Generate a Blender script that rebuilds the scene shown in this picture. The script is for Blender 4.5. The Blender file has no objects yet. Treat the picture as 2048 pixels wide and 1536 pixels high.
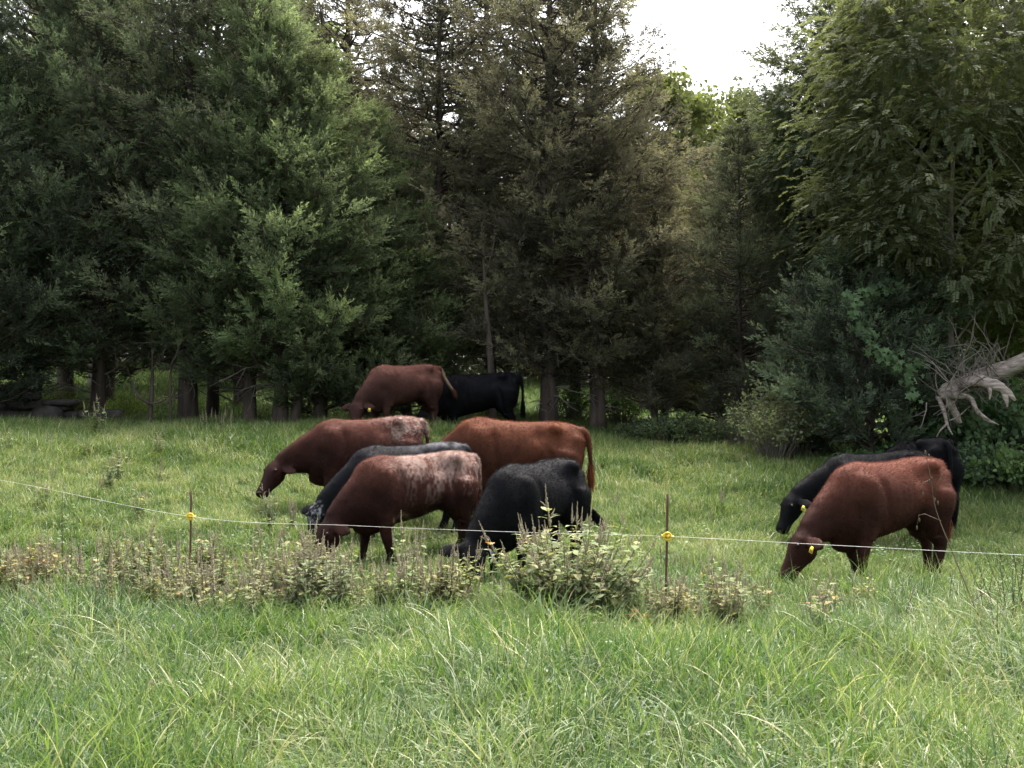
import bpy, math, random
import numpy as np
from mathutils import Vector

sc = bpy.context.scene
R_ = math.radians
PI = math.pi

# ------------------------------------------------------------------ camera
F = 2200.0; CZ = 1.6; PITCH = math.atan(101.0 / F)
cam_d = bpy.data.cameras.new("camera"); cam = bpy.data.objects.new("camera", cam_d)
sc.collection.objects.link(cam); sc.camera = cam
cam_d.sensor_width = 36; cam_d.lens = 36 * F / 2048
cam_d.clip_end = 2000; cam_d.clip_start = 0.05
cam.location = (0, 0, CZ); cam.rotation_euler = (PI / 2 + PITCH, 0, 0)

# ------------------------------------------------------------------ world and sun
SUN_EL, SUN_AZ = 63.0, 18.0          # degrees; azimuth from +Y towards +X
w = bpy.data.worlds.new("World"); sc.world = w; w.use_nodes = True
nt = w.node_tree; nt.nodes.clear()
sky = nt.nodes.new('ShaderNodeTexSky'); sky.sky_type = 'NISHITA'; sky.sun_disc = False
sky.sun_elevation = R_(SUN_EL); sky.sun_rotation = R_(SUN_AZ)
sky.air_density = 1.2; sky.dust_density = 8.0; sky.ozone_density = 1.0
bg = nt.nodes.new('ShaderNodeBackground'); bg.inputs[1].default_value = 0.15
hs = nt.nodes.new('ShaderNodeHueSaturation'); hs.inputs['Saturation'].default_value = 0.45   # thin white overcast
wo = nt.nodes.new('ShaderNodeOutputWorld')
nt.links.new(sky.outputs[0], hs.inputs['Color'])
nt.links.new(hs.outputs[0], bg.inputs[0]); nt.links.new(bg.outputs[0], wo.inputs[0])
sd = bpy.data.lights.new("sun", 'SUN'); sd.energy = 1.5; sd.angle = R_(24); sd.color = (1.0, 0.93, 0.84)
sun = bpy.data.objects.new("sun", sd); sc.collection.objects.link(sun)
_d = Vector((math.sin(R_(SUN_AZ)) * math.cos(R_(SUN_EL)), math.cos(R_(SUN_AZ)) * math.cos(R_(SUN_EL)), math.sin(R_(SUN_EL))))
sun.rotation_euler = _d.to_track_quat('Z', 'Y').to_euler()
sc.view_settings.view_transform = 'Standard'; sc.view_settings.look = 'None'
sc.view_settings.exposure = 2.08; sc.view_settings.gamma = 1.0
sc.render.engine = 'CYCLES'
sc.cycles.use_denoising = True
sc.cycles.max_bounces = 9; sc.cycles.diffuse_bounces = 7; sc.cycles.transmission_bounces = 4
sc.cycles.transparent_max_bounces = 4; sc.cycles.glossy_bounces = 2

# ------------------------------------------------------------------ small helpers
def pix(u, v, d):
    """point that the photo shows at (u, v) (2048 x 1536), d metres in front of the camera"""
    xc = (u - 1024) / F; yc = (768 - v) / F
    dy = math.cos(PITCH) - yc * math.sin(PITCH); dz = math.sin(PITCH) + yc * math.cos(PITCH)
    k = d / dy
    return np.array((xc * k, d, CZ + dz * k))

def tag(o, label=None, cat=None, group=None, kind=None):
    if label: o['label'] = label
    if cat: o['category'] = cat
    if group: o['group'] = group
    if kind: o['kind'] = kind
    return o

def link(o, parent=None):
    sc.collection.objects.link(o)
    if parent is not None: o.parent = parent
    return o

def empty(name, loc, rz=0.0, scale=1.0):
    o = bpy.data.objects.new(name, None); o.empty_display_size = .2
    o.location = loc; o.rotation_euler = (0, 0, rz); o.scale = (scale,) * 3
    return link(o)

def _hash(ix, iy, iz, s):
    h = (ix * 374761393 + iy * 668265263 + iz * 2147483647 + s * 1274126177).astype(np.int64) & 0xffffffff
    h = ((h ^ (h >> 13)) * 1274126177) & 0xffffffff
    return ((h ^ (h >> 16)) & 0xffff) / 65535.0

def vnoise(p, freq=1.0, seed=0):
    p = np.asarray(p, float) * freq
    if p.shape[1] == 2: p = np.c_[p, np.zeros(len(p))]
    i = np.floor(p).astype(np.int64); f = p - i; f = f * f * (3 - 2 * f)
    r = 0
    for dx in (0, 1):
        for dy in (0, 1):
            for dz in (0, 1):
                wgt = (f[:, 0] if dx else 1 - f[:, 0]) * (f[:, 1] if dy else 1 - f[:, 1]) * (f[:, 2] if dz else 1 - f[:, 2])
                r = r + wgt * _hash(i[:, 0] + dx, i[:, 1] + dy, i[:, 2] + dz, seed)
    return r

def fbm(p, freq=1.0, seed=0, o=3):
    return sum(vnoise(p, freq * 2 ** k, seed + k) * .5 ** k for k in range(o)) / sum(.5 ** k for k in range(o))

def unit(v):
    v = np.asarray(v, float); return v / (np.linalg.norm(v, axis=-1, keepdims=True) + 1e-9)

class MB:
    """collects vertices, quads and triangles; builds one mesh"""
    def __init__(s): s.v = []; s.q = []; s.t = []; s.n = 0; s.a = []
    def add(s, V, Q=None, T=None, a=0.5):
        V = np.asarray(V, float).reshape(-1, 3)
        s.v.append(V); s.a.append(np.full(len(V), a, float) if np.isscalar(a) else np.asarray(a, float))
        if Q is not None and len(Q): s.q.append(np.asarray(Q, np.int64).reshape(-1, 4) + s.n)
        if T is not None and len(T): s.t.append(np.asarray(T, np.int64).reshape(-1, 3) + s.n)
        s.n += len(V)
    def tube(s, pts, rad, sides=6, a=0.5, cap=True):
        P = np.asarray(pts, float); n = len(P); rad = np.broadcast_to(np.asarray(rad, float), (n,))
        T = np.gradient(P, axis=0); T = unit(T)
        up = np.array((0, 0, 1.)) if abs(T[:, 2]).mean() < .8 else np.array((1., .2, 0))
        S = unit(np.cross(up, T)); N = np.cross(T, S)
        th = np.linspace(0, 2 * PI, sides, endpoint=False)
        V = P[:, None] + rad[:, None, None] * (S[:, None] * np.cos(th)[None, :, None] + N[:, None] * np.sin(th)[None, :, None])
        i = np.arange(n - 1)[:, None] * sides; j = np.arange(sides)[None]; k = (j + 1) % sides
        Q = np.stack([i + j, i + k, i + sides + k, i + sides + j], -1).reshape(-1, 4)
        V = V.reshape(-1, 3); Tr = []
        if cap:
            V = np.vstack([V, P[0], P[-1]]); c0, c1 = len(V) - 2, len(V) - 1
            for q in range(sides):
                Tr.append((c0, (q + 1) % sides, q)); Tr.append((c1, (n - 1) * sides + q, (n - 1) * sides + (q + 1) % sides))
        s.add(V, Q, Tr, a)
    def build(s, name, mat, parent=None, smooth=False, attr='tint'):
        me = bpy.data.meshes.new(name)
        V = np.vstack(s.v); Q = np.vstack(s.q) if s.q else np.zeros((0, 4), int); T = np.vstack(s.t) if s.t else np.zeros((0, 3), int)
        me.vertices.add(len(V)); me.vertices.foreach_set('co', V.astype(np.float32).ravel())
        me.loops.add(Q.size + T.size)
        me.loops.foreach_set('vertex_index', np.r_[Q.ravel(), T.ravel()].astype(np.int32))
        me.polygons.add(len(Q) + len(T))
        me.polygons.foreach_set('loop_start', np.r_[np.arange(len(Q)) * 4, Q.size + np.arange(len(T)) * 3].astype(np.int32))
        me.update(calc_edges=True)
        if smooth: me.polygons.foreach_set('use_smooth', np.ones(len(me.polygons), bool))
        if attr:
            A = me.attributes.new(attr, 'FLOAT', 'POINT'); A.data.foreach_set('value', np.concatenate(s.a).astype(np.float32))
        if mat: me.materials.append(mat)
        o = bpy.data.objects.new(name, me)
        return link(o, parent)

def copy_tree(src, loc, rz, scale, label=None, cat=None, group=None, tilt=(0, 0)):
    c = src.copy(); sc.collection.objects.link(c); c.location = loc
    c.rotation_euler = (tilt[0], tilt[1], rz); c.scale = (scale,) * 3 if np.isscalar(scale) else scale
    tag(c, label, cat, group)
    for ch in src.children:
        k = ch.copy(); sc.collection.objects.link(k); k.parent = c
        for g in ch.children:
            m = g.copy(); sc.collection.objects.link(m); m.parent = k
    return c

# ------------------------------------------------------------------ materials
def newmat(name):
    m = bpy.data.materials.new(name); m.use_nodes = True; nt = m.node_tree; nt.nodes.clear()
    return m, nt, nt.nodes.new, nt.links.new

def ramp(N, stops):
    r = N('ShaderNodeValToRGB'); e = r.color_ramp.elements
    while len(e) < len(stops): e.new(0.5)
    for x, (p, c) in zip(e, stops): x.position = p; x.color = (*c, 1)
    return r

def leafmat(name, stops, transl=0.35, rough=0.55, spec=0.3, inst=False, patch=0.6, noise=1.2, objhue=False, ttint=(1.15, 1.2, .7)):
    """leaf or blade: colour from the 'tint' attribute plus soft patches in place; translucent"""
    m, nt, N, L = newmat(name)
    at = N('ShaderNodeAttribute'); at.attribute_name = 'tint'
    geo = N('ShaderNodeNewGeometry')
    nz = N('ShaderNodeTexNoise'); nz.inputs['Scale'].default_value = noise; nz.inputs['Detail'].default_value = 2
    L(geo.outputs['Position'], nz.inputs['Vector'])
    ma = N('ShaderNodeMath'); ma.operation = 'MULTIPLY_ADD'; ma.inputs[1].default_value = patch; ma.inputs[2].default_value = -patch / 2
    L(nz.outputs[0], ma.inputs[0])
    ad = N('ShaderNodeMath'); ad.operation = 'ADD'; L(at.outputs['Fac'], ad.inputs[0]); L(ma.outputs[0], ad.inputs[1])
    last = ad
    if inst:
        ai = N('ShaderNodeAttribute'); ai.attribute_type = 'INSTANCER'; ai.attribute_name = 'itint'
        a2 = N('ShaderNodeMath'); a2.operation = 'ADD'; a2.use_clamp = True
        L(last.outputs[0], a2.inputs[0]); L(ai.outputs['Fac'], a2.inputs[1]); last = a2
    r = ramp(N, stops); L(last.outputs[0], r.inputs[0])
    col = r.outputs[0]
    if objhue:
        oi = N('ShaderNodeObjectInfo'); mx = N('ShaderNodeMix'); mx.data_type = 'RGBA'; mx.blend_type = 'MULTIPLY'
        mx.inputs[0].default_value = 1
        L(col, mx.inputs[6]); L(oi.outputs['Color'], mx.inputs[7]); col = mx.outputs[2]
    p = N('ShaderNodeBsdfPrincipled'); p.inputs['Roughness'].default_value = rough; p.inputs['Specular IOR Level'].default_value = spec
    L(col, p.inputs['Base Color'])
    t = N('ShaderNodeBsdfTranslucent')
    mt = N('ShaderNodeMix'); mt.data_type = 'RGBA'; mt.blend_type = 'MULTIPLY'; mt.inputs[0].default_value = 1
    mt.inputs[7].default_value = (*ttint, 1); L(col, mt.inputs[6]); L(mt.outputs[2], t.inputs[0])
    ms = N('ShaderNodeMixShader'); ms.inputs[0].default_value = transl
    L(p.outputs[0], ms.inputs[1]); L(t.outputs[0], ms.inputs[2])
    o = N('ShaderNodeOutputMaterial'); L(ms.outputs[0], o.inputs[0])
    return m

def woodmat(name, c1, c2, scale=8, rough=.9, stretch=(1, 1, .15), bump=.4):
    m, nt, N, L = newmat(name)
    tc = N('ShaderNodeTexCoord'); mp = N('ShaderNodeMapping'); mp.inputs['Scale'].default_value = stretch
    L(tc.outputs['Object'], mp.inputs[0])
    nz = N('ShaderNodeTexNoise'); nz.inputs['Scale'].default_value = scale; nz.inputs['Detail'].default_value = 5
    L(mp.outputs[0], nz.inputs['Vector'])
    r = ramp(N, [(.3, c1), (.7, c2)]); L(nz.outputs[0], r.inputs[0])
    p = N('ShaderNodeBsdfPrincipled'); p.inputs['Roughness'].default_value = rough; p.inputs['Specular IOR Level'].default_value = .2
    L(r.outputs[0], p.inputs['Base Color'])
    b = N('ShaderNodeBump'); b.inputs['Strength'].default_value = bump; b.inputs['Distance'].default_value = .02
    L(nz.outputs[0], b.inputs['Height']); L(b.outputs[0], p.inputs['Normal'])
    o = N('ShaderNodeOutputMaterial'); L(p.outputs[0], o.inputs[0])
    return m

def plain(name, c, rough=.6, spec=.3):
    m, nt, N, L = newmat(name)
    nz = N('ShaderNodeTexNoise'); nz.inputs['Scale'].default_value = 30
    r = ramp(N, [(.3, tuple(x * .8 for x in c)), (.7, tuple(min(1, x * 1.1) for x in c))]); L(nz.outputs[0], r.inputs[0])
    p = N('ShaderNodeBsdfPrincipled'); p.inputs['Roughness'].default_value = rough; p.inputs['Specular IOR Level'].default_value = spec
    L(r.outputs[0], p.inputs['Base Color'])
    o = N('ShaderNodeOutputMaterial'); L(p.outputs[0], o.inputs[0]); return m

M = {}
M['grass'] = leafmat('grass_blades', [(0, (.019, .050, .018)), (.3, (.062, .120, .036)), (.6, (.138, .198, .056)), (.82, (.215, .25, .11)), (1, (.36, .34, .21))],
                     transl=.42, rough=.45, spec=.32, inst=True, patch=.35, noise=.9)
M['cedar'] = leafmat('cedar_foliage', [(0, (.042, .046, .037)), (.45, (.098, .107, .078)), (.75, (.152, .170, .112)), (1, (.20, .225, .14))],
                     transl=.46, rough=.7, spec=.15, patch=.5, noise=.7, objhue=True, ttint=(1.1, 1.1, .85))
M['leaf'] = leafmat('broad_leaves', [(0, (.058, .076, .046)), (.5, (.100, .124, .072)), (.85, (.150, .176, .100)), (1, (.23, .22, .12))],
                    transl=.4, rough=.65, spec=.12, patch=.4, noise=.8, objhue=True)
M['weed'] = leafmat('weed_leaves', [(0, (.05, .085, .045)), (.4, (.12, .16, .09)), (.62, (.165, .19, .105)), (.85, (.25, .23, .12)), (1, (.27, .15, .08))],
                    transl=.35, rough=.7, spec=.12, patch=.3, noise=3, objhue=True)
M['spike'] = leafmat('flower_spikes', [(0, (.22, .18, .12)), (.5, (.36, .31, .21)), (1, (.48, .44, .32))], transl=.3, patch=.3, noise=4, ttint=(1.1, 1, .8))
M['stem'] = woodmat('weed_stem', (.06, .045, .03), (.13, .10, .06), 20)
M['bark'] = woodmat('cedar_bark', (.035, .027, .022), (.10, .078, .065), 7)
M['graybark'] = woodmat('grey_bark', (.10, .085, .07), (.22, .19, .165), 9)
M['dead'] = woodmat('dead_wood', (.11, .085, .07), (.36, .30, .26), 5, stretch=(.8, 4, 4), bump=1.0)
M['rust'] = plain('rusty_steel', (.09, .045, .035), .8)
M['yellow'] = plain('yellow_plastic', (.66, .49, .05), .4)
M['wire'] = plain('white_polywire', (.58, .57, .52), .5)
M['stone'] = woodmat('field_stone', (.03, .027, .024), (.085, .075, .068), 5, stretch=(1, 1, 1), bump=.8)

def groundmat():
    m, nt, N, L = newmat('meadow_soil')
    g = N('ShaderNodeNewGeometry')
    n1 = N('ShaderNodeTexNoise'); n1.inputs['Scale'].default_value = 1.1; n1.inputs['Detail'].default_value = 6
    n2 = N('ShaderNodeTexNoise'); n2.inputs['Scale'].default_value = 35; n2.inputs['Detail'].default_value = 4
    L(g.outputs['Position'], n1.inputs['Vector']); L(g.outputs['Position'], n2.inputs['Vector'])
    mx = N('ShaderNodeMath'); mx.operation = 'MULTIPLY_ADD'; mx.inputs[1].default_value = .5
    ml = N('ShaderNodeMath'); ml.operation = 'MULTIPLY'; ml.inputs[1].default_value = .5
    L(n2.outputs[0], ml.inputs[0]); L(n1.outputs[0], mx.inputs[0]); L(ml.outputs[0], mx.inputs[2])
    r = ramp(N, [(.3, (.028, .045, .016)), (.55, (.05, .085, .026)), (.75, (.09, .12, .04))]); L(mx.outputs[0], r.inputs[0])
    p = N('ShaderNodeBsdfPrincipled'); p.inputs['Roughness'].default_value = .95; p.inputs['Specular IOR Level'].default_value = .1
    L(r.outputs[0], p.inputs['Base Color'])
    b = N('ShaderNodeBump'); b.inputs['Strength'].default_value = .8; b.inputs['Distance'].default_value = .05
    L(n2.outputs[0], b.inputs['Height']); L(b.outputs[0], p.inputs['Normal'])
    o = N('ShaderNodeOutputMaterial'); L(p.outputs[0], o.inputs[0]); return m
M['ground'] = groundmat()

# ------------------------------------------------------------------ terrain
CP = [(-10, 0, 0), (10, 0, 0), (0, 0, 0), (-8, 6, 0), (8, 6, -.02), (0, 6, 0.0)]
for u, v, d in [(1335, 1265, 9), (2000, 1215, 11), (1740, 1170, 11.7), (1050, 1170, 11.5), (850, 1122, 12.7), (380, 1215, 11),
                (1050, 1048, 14.9), (680, 1022, 15.5), (1720, 1085, 14.5), (830, 864, 21.2), (960, 872, 23),
                (100, 866, 20.5), (400, 864, 21.5), (250, 866, 20.8), (100, 962, 15.5), (1100, 858, 24.5), (1280, 878, 24.5), (1500, 908, 21),
                (1800, 922, 20), (2000, 938, 19.5), (1870, 1064, 15.4), (1950, 1008, 17), (-500, 850, 20), (2600, 1040, 15),
                (400, 846, 29), (100, 846, 29), (600, 838, 29), (500, 745, 46), (100, 745, 46), (1000, 790, 42), (1700, 850, 36), (2300, 860, 36)]:
    CP.append(tuple(pix(u, v, d)))
CP = np.array(CP)
def _U(r2): return np.where(r2 > 1e-12, .5 * r2 * np.log(r2 + 1e-12), 0)
_K = _U(((CP[:, None, :2] - CP[None, :, :2]) ** 2).sum(-1)) + np.eye(len(CP)) * .35
_P = np.c_[np.ones(len(CP)), CP[:, :2]]
_W = np.linalg.solve(np.block([[_K, _P], [_P.T, np.zeros((3, 3))]]), np.r_[CP[:, 2], 0, 0, 0])
def H(x, y):
    x = np.atleast_1d(np.asarray(x, float)); y = np.atleast_1d(np.asarray(y, float))
    xx = np.clip(x, -24, 24); yy = np.clip(y, -4, 50)
    P = np.c_[xx, yy]; out = np.empty(len(P))
    for i in range(0, len(P), 20000):
        q = P[i:i + 20000]
        out[i:i + 20000] = _U(((q[:, None] - CP[None, :, :2]) ** 2).sum(-1)) @ _W[:len(CP)] + np.c_[np.ones(len(q)), q] @ _W[len(CP):]
    r = np.hypot(x - xx, y - yy); k = np.clip(r / 60, 0, 1)
    out = out * (1 - k) + k * (2.0 + 2.0 * np.clip(y / 100, 0, 1))
    P = np.c_[x, y]
    return out + (vnoise(P, .8, 5) - .5) * .14 + (vnoise(P, 2.3, 9) - .5) * .05
def h1(x, y): return float(H([x], [y])[0])
def onground(u, d):
    x = (u - 1024) / F * d
    return np.array((x, d, h1(x, d)))

def build_ground():
    ys = np.r_[np.linspace(-3, 30, 190), np.linspace(30.4, 60, 60), np.geomspace(62, 420, 24)]
    ys = np.r_[-np.geomspace(60, 3.6, 10), ys]
    xs = np.linspace(0, 24, 110); xs = np.r_[xs, np.geomspace(25, 300, 22)]; xs = np.r_[-xs[:0:-1], xs]
    X, Y = np.meshgrid(xs, ys); Z = H(X.ravel(), Y.ravel())
    b = MB(); ny, nx = X.shape
    i = np.arange(ny - 1)[:, None] * nx; j = np.arange(nx - 1)[None]
    Q = np.stack([i + j, i + j + 1, i + nx + j + 1, i + nx + j], -1).reshape(-1, 4)
    b.add(np.c_[X.ravel(), Y.ravel(), Z], Q)
    tag(b.build('ground', M['ground'], smooth=True), kind='structure')
build_ground()

# ------------------------------------------------------------------ grass (stuff)
def blades(rng, n, rad, lmin, lmax, wid, seg=4, arch=1.0, upright=.25):
    a = rng.uniform(0, 2 * PI, n); r = rad * np.sqrt(rng.uniform(0, 1, n))
    bx, by = r * np.cos(a), r * np.sin(a)
    L = rng.uniform(lmin, lmax, n); az = rng.uniform(0, 2 * PI, n)
    e0 = rng.normal(0, upright, n); bend = np.abs(rng.normal(1.0, .45, n)) * arch
    W = wid * rng.uniform(.6, 1.3, n)
    t = np.linspace(0, 1, seg + 1)
    ang = np.abs(e0)[:, None] + bend[:, None] * t[None] ** 1.4 * 1.3      # angle from vertical
    ds = L[:, None] / seg
    hx = np.cumsum(np.c_[np.zeros(n), (np.sin(ang[:, 1:]) * ds)], 1); hz = np.cumsum(np.c_[np.zeros(n), (np.cos(ang[:, 1:]) * ds)], 1)
    C = np.stack([bx[:, None] + hx * np.cos(az)[:, None], by[:, None] + hx * np.sin(az)[:, None], hz - .01], -1)
    ww = W[:, None] * (1 - t[None] ** 2.2 * .93) * .5
    tw = az + PI / 2 + rng.normal(0, .6, n)
    S = np.stack([np.cos(tw), np.sin(tw), np.zeros(n)], -1)[:, None] * ww[..., None]
    V = np.stack([C - S, C + S], 2).reshape(-1, 3)
    b = np.arange(n)[:, None] * (seg + 1) * 2; k = np.arange(seg)[None] * 2
    Q = np.stack([b + k, b + k + 1, b + k + 3, b + k + 2], -1).reshape(-1, 4)
    sh = np.clip(rng.normal(.40, .22, n), 0, .85); dry = rng.uniform(0, 1, n) < .055; sh[dry] = rng.uniform(.85, 1.1, dry.sum())
    A = np.repeat(sh, (seg + 1) * 2)
    return V, Q, A

def make_grass():
    rng = np.random.default_rng(11)
    coll = bpy.data.collections.new('grass_tufts')
    def tuft(nm, *a, **k):
        b = MB(); V, Q, A = blades(rng, *a, **k); b.add(V, Q, None, A)
        o = b.build(nm, M['grass']); sc.collection.objects.unlink(o); coll.objects.link(o)
    for i in range(8): tuft('a_near_%d' % i, 32, .09, .18, .46, .0078, seg=6, arch=1.35)
    for i in range(6): tuft('b_mid_%d' % i, 40, .12, .10, .26, .0078, seg=3, arch=.85)
    for i in range(4): tuft('c_tall_%d' % i, 12, .05, .35, .62, .0065, seg=6, arch=.75, upright=.12)
    for i in range(3): tuft('d_wide_%d' % i, 26, .10, .28, .55, .0115, seg=7, arch=1.5, upright=.25)
    for i in range(2):          # clover and broad low leaves among the blades
        b = MB(); n = 26; t6 = np.linspace(0, 2 * PI, 7)[:-1]
        for k in range(n):
            c = rng.normal(0, .06, 3); c[2] = rng.uniform(.08, .24); tl = rng.normal(0, .35, 2); b.add([(c[0], c[1], c[2]), (c[0] + .001, c[1], c[2]), (c[0] * .6, c[1] * .6, 0)], None, [(0, 1, 2)], .4)
            for q in range(3):
                a = q * 2.094 + rng.uniform(0, 1); r = rng.uniform(.006, .010); cc = c + np.array((math.cos(a), math.sin(a), 0)) * r
                V = np.c_[cc[0] + r * .9 * np.cos(t6), cc[1] + r * .9 * np.sin(t6), cc[2] + r * (np.cos(t6) * tl[0] + np.sin(t6) * tl[1])]
                b.add(V, [(0, 1, 2, 3), (0, 3, 4, 5)], None, rng.uniform(.3, .6))
        o = b.build('e_clover_%d' % i, M['grass']); sc.collection.objects.unlink(o); coll.objects.link(o)
    pts = []; sca = []; idx = []; tint = []; rot = []; tilt = []
    def sow(y0, y1, dens, kinds, s0, s1, marg, mask=None, base=0.0):
        wmax = y1 * .5 + marg; n = int((y1 - y0) * 2 * wmax * dens)
        x = rng.uniform(-wmax, wmax, n); y = rng.uniform(y0, y1, n)
        ok = np.abs(x) < y * .5 + marg; x, y = x[ok], y[ok]
        P = np.c_[x, y]; cl = fbm(P, .9, 31); fine = fbm(P, 3.5, 41, 2)
        keep = rng.uniform(0, 1, len(x)) < (mask(x, y, cl) if mask else 1)
        x, y, cl, fine = x[keep], y[keep], cl[keep], fine[keep]
        s = rng.uniform(s0, s1, len(x)) * (.55 + .9 * np.clip(cl * .6 + fine * .4, 0, 1))
        s = s * (1 - .38 * np.exp(-((y - 9.6 + .0 * x) / .9) ** 2) * (np.abs(x) < 3.2) * .5)
        pts.append(np.c_[x, y, H(x, y)]); sca.append(s); idx.append(rng.choice(kinds, len(x)))
        til = np.clip(rng.normal(.28, .18, len(x)), 0, .8) * (y < 10.5) + .12 * rng.uniform(0, 1, len(x)); tilt.append(til)
        tint.append((cl - .5) * -.45 + (fine - .5) * .35 + rng.normal(0, .06, len(x)) + base); rot.append(fbm(P[keep], .55, 63, 2) * 4 * PI + rng.normal(0, .9, len(x)))
    N_, M_, T_, W_, C__ = list(range(8)), list(range(8, 14)), list(range(14, 18)), list(range(18, 21)), [21, 22]
    sow(2.6, 10.9, 125, N_, .85, 1.25, 1.6, None, .0)
    sow(9.4, 17.0, 90, M_, .62, 1.05, 2.0, None, .10)
    sow(17.0, 27.0, 48, M_, .95, 1.45, 2.5, None, .10)
    sow(27.0, 50.0, 13, M_, 1.5, 2.4, 3.0, None, .0)
    sow(3.0, 10.5, 3, T_, .7, 1.0, 1.5, lambda x, y, c: c > .5, -.08)
    sow(10.0, 23.0, 2.2, T_, .5, .85, 2, lambda x, y, c: c > .5, .12)
    sow(2.6, 9.2, 34, W_, .7, 1.25, 1.5, lambda x, y, c: fbm(np.c_[x, y], .7, 77) > .47, -.06)
    sow(2.6, 14.0, 12, C__, .7, 1.2, 1.5, lambda x, y, c: fbm(np.c_[x, y], 1.1, 99) > .5, .0)
    P = np.vstack(pts); b = MB(); b.add(P); 
    me = bpy.data.meshes.new('meadow_grass'); me.vertices.add(len(P)); me.vertices.foreach_set('co', P.astype(np.float32).ravel())
    for nm, ty, val in (('isc', 'FLOAT', np.concatenate(sca)), ('irot', 'FLOAT', np.concatenate(rot)), ('itilt', 'FLOAT', np.concatenate(tilt)), ('itint', 'FLOAT', np.concatenate(tint)), ('iidx', 'INT', np.concatenate(idx))):
        at = me.attributes.new(nm, ty, 'POINT'); at.data.foreach_set('value', val.astype(np.int32 if ty == 'INT' else np.float32))
    me.materials.append(M['grass'])
    o = link(bpy.data.objects.new('meadow_grass', me))
    tag(o, 'lush green meadow grass with arching blades covering the pasture', 'grass', kind='stuff')
    g = bpy.data.node_groups.new('grass_scatter', 'GeometryNodeTree')
    g.interface.new_socket('Geometry', in_out='INPUT', socket_type='NodeSocketGeometry')
    g.interface.new_socket('Geometry', in_out='OUTPUT', socket_type='NodeSocketGeometry')
    N, L = g.nodes.new, g.links.new
    gi, go = N('NodeGroupInput'), N('NodeGroupOutput')
    ci = N('GeometryNodeCollectionInfo'); ci.inputs['Collection'].default_value = coll
    ci.inputs['Separate Children'].default_value = True; ci.inputs['Reset Children'].default_value = True
    ip = N('GeometryNodeInstanceOnPoints'); ip.inputs['Pick Instance'].default_value = True
    def na(name, ty):
        a = N('GeometryNodeInputNamedAttribute'); a.data_type = ty; a.inputs['Name'].default_value = name; return a.outputs[0]
    cx = N('ShaderNodeCombineXYZ'); L(na('irot', 'FLOAT'), cx.inputs[2]); L(na('itilt', 'FLOAT'), cx.inputs[0])
    L(gi.outputs[0], ip.inputs['Points']); L(ci.outputs[0], ip.inputs['Instance']); L(na('iidx', 'INT'), ip.inputs['Instance Index'])
    L(cx.outputs[0], ip.inputs['Rotation']); L(na('isc', 'FLOAT'), ip.inputs['Scale'])
    L(ip.outputs[0], go.inputs[0])
    md = o.modifiers.new('scatter', 'NODES'); md.node_group = g
    print('grass points', len(P))

# ------------------------------------------------------------------ cattle
def sring(n, e=2.0):
    th = np.linspace(0, 2 * PI, n, endpoint=False); c, s = np.cos(th), np.sin(th)
    return np.sign(c) * np.abs(c) ** (2 / e), np.sign(s) * np.abs(s) ** (2 / e)

def loft(b, rings):
    n = len(rings[0]); V = np.vstack(rings); m = len(rings)
    i = np.arange(m - 1)[:, None] * n; j = np.arange(n)[None]; k = (j + 1) % n
    Q = np.stack([i + j, i + k, i + n + k, i + n + j], -1).reshape(-1, 4)
    c0, c1 = len(V), len(V) + 1; V = np.vstack([V, rings[0].mean(0), rings[-1].mean(0)])
    T = [(c0, (q + 1) % n, q) for q in range(n)] + [(c1, (m - 1) * n + q, (m - 1) * n + (q + 1) % n) for q in range(n)]
    b.add(V, Q, T)

def etube(b, P, ra, rb, n=16, up=(0, 0, 1), rb2=None):
    """tube with elliptic rings: rb sideways, ra on the up side, rb2 (or ra) on the other"""
    P = np.asarray(P, float); T = unit(np.gradient(P, axis=0)); up = np.asarray(up, float)
    lo = ra if rb2 is None else rb2; rings = []
    c, s = sring(n, 2.2)
    for p, t, a, bb, l in zip(P, T, ra, rb, lo):
        S = unit(np.cross(up, t)); Nn = np.cross(t, S)
        rings.append(p + S * (bb * c)[:, None] + Nn * (np.where(s > 0, a, l) * s)[:, None])
    loft(b, rings)

def ell(b, c, r, n=14):
    rings = []; cc, ss = sring(n)
    for ph in np.linspace(-PI / 2 + .15, PI / 2 - .15, 9):
        rings.append(np.c_[cc * r[0] * math.cos(ph), ss * r[1] * math.cos(ph), np.full(n, r[2] * math.sin(ph))] + np.asarray(c))
    loft(b, rings)

def resample(P, k):
    """smooth curve through the points (Catmull-Rom), k steps per span"""
    P = np.asarray(P, float); E = np.vstack([2 * P[0] - P[1], P, 2 * P[-1] - P[-2]]); out = []
    for i in range(1, len(E) - 2):
        for t in np.linspace(0, 1, k, endpoint=False):
            a, b_, c, d = E[i - 1:i + 3]
            out.append(.5 * (2 * b_ + (c - a) * t + (2 * a - 5 * b_ + 4 * c - d) * t * t + (3 * b_ - a - 3 * c + d) * t ** 3))
    out.append(P[-1]); return np.array(out)

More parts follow.
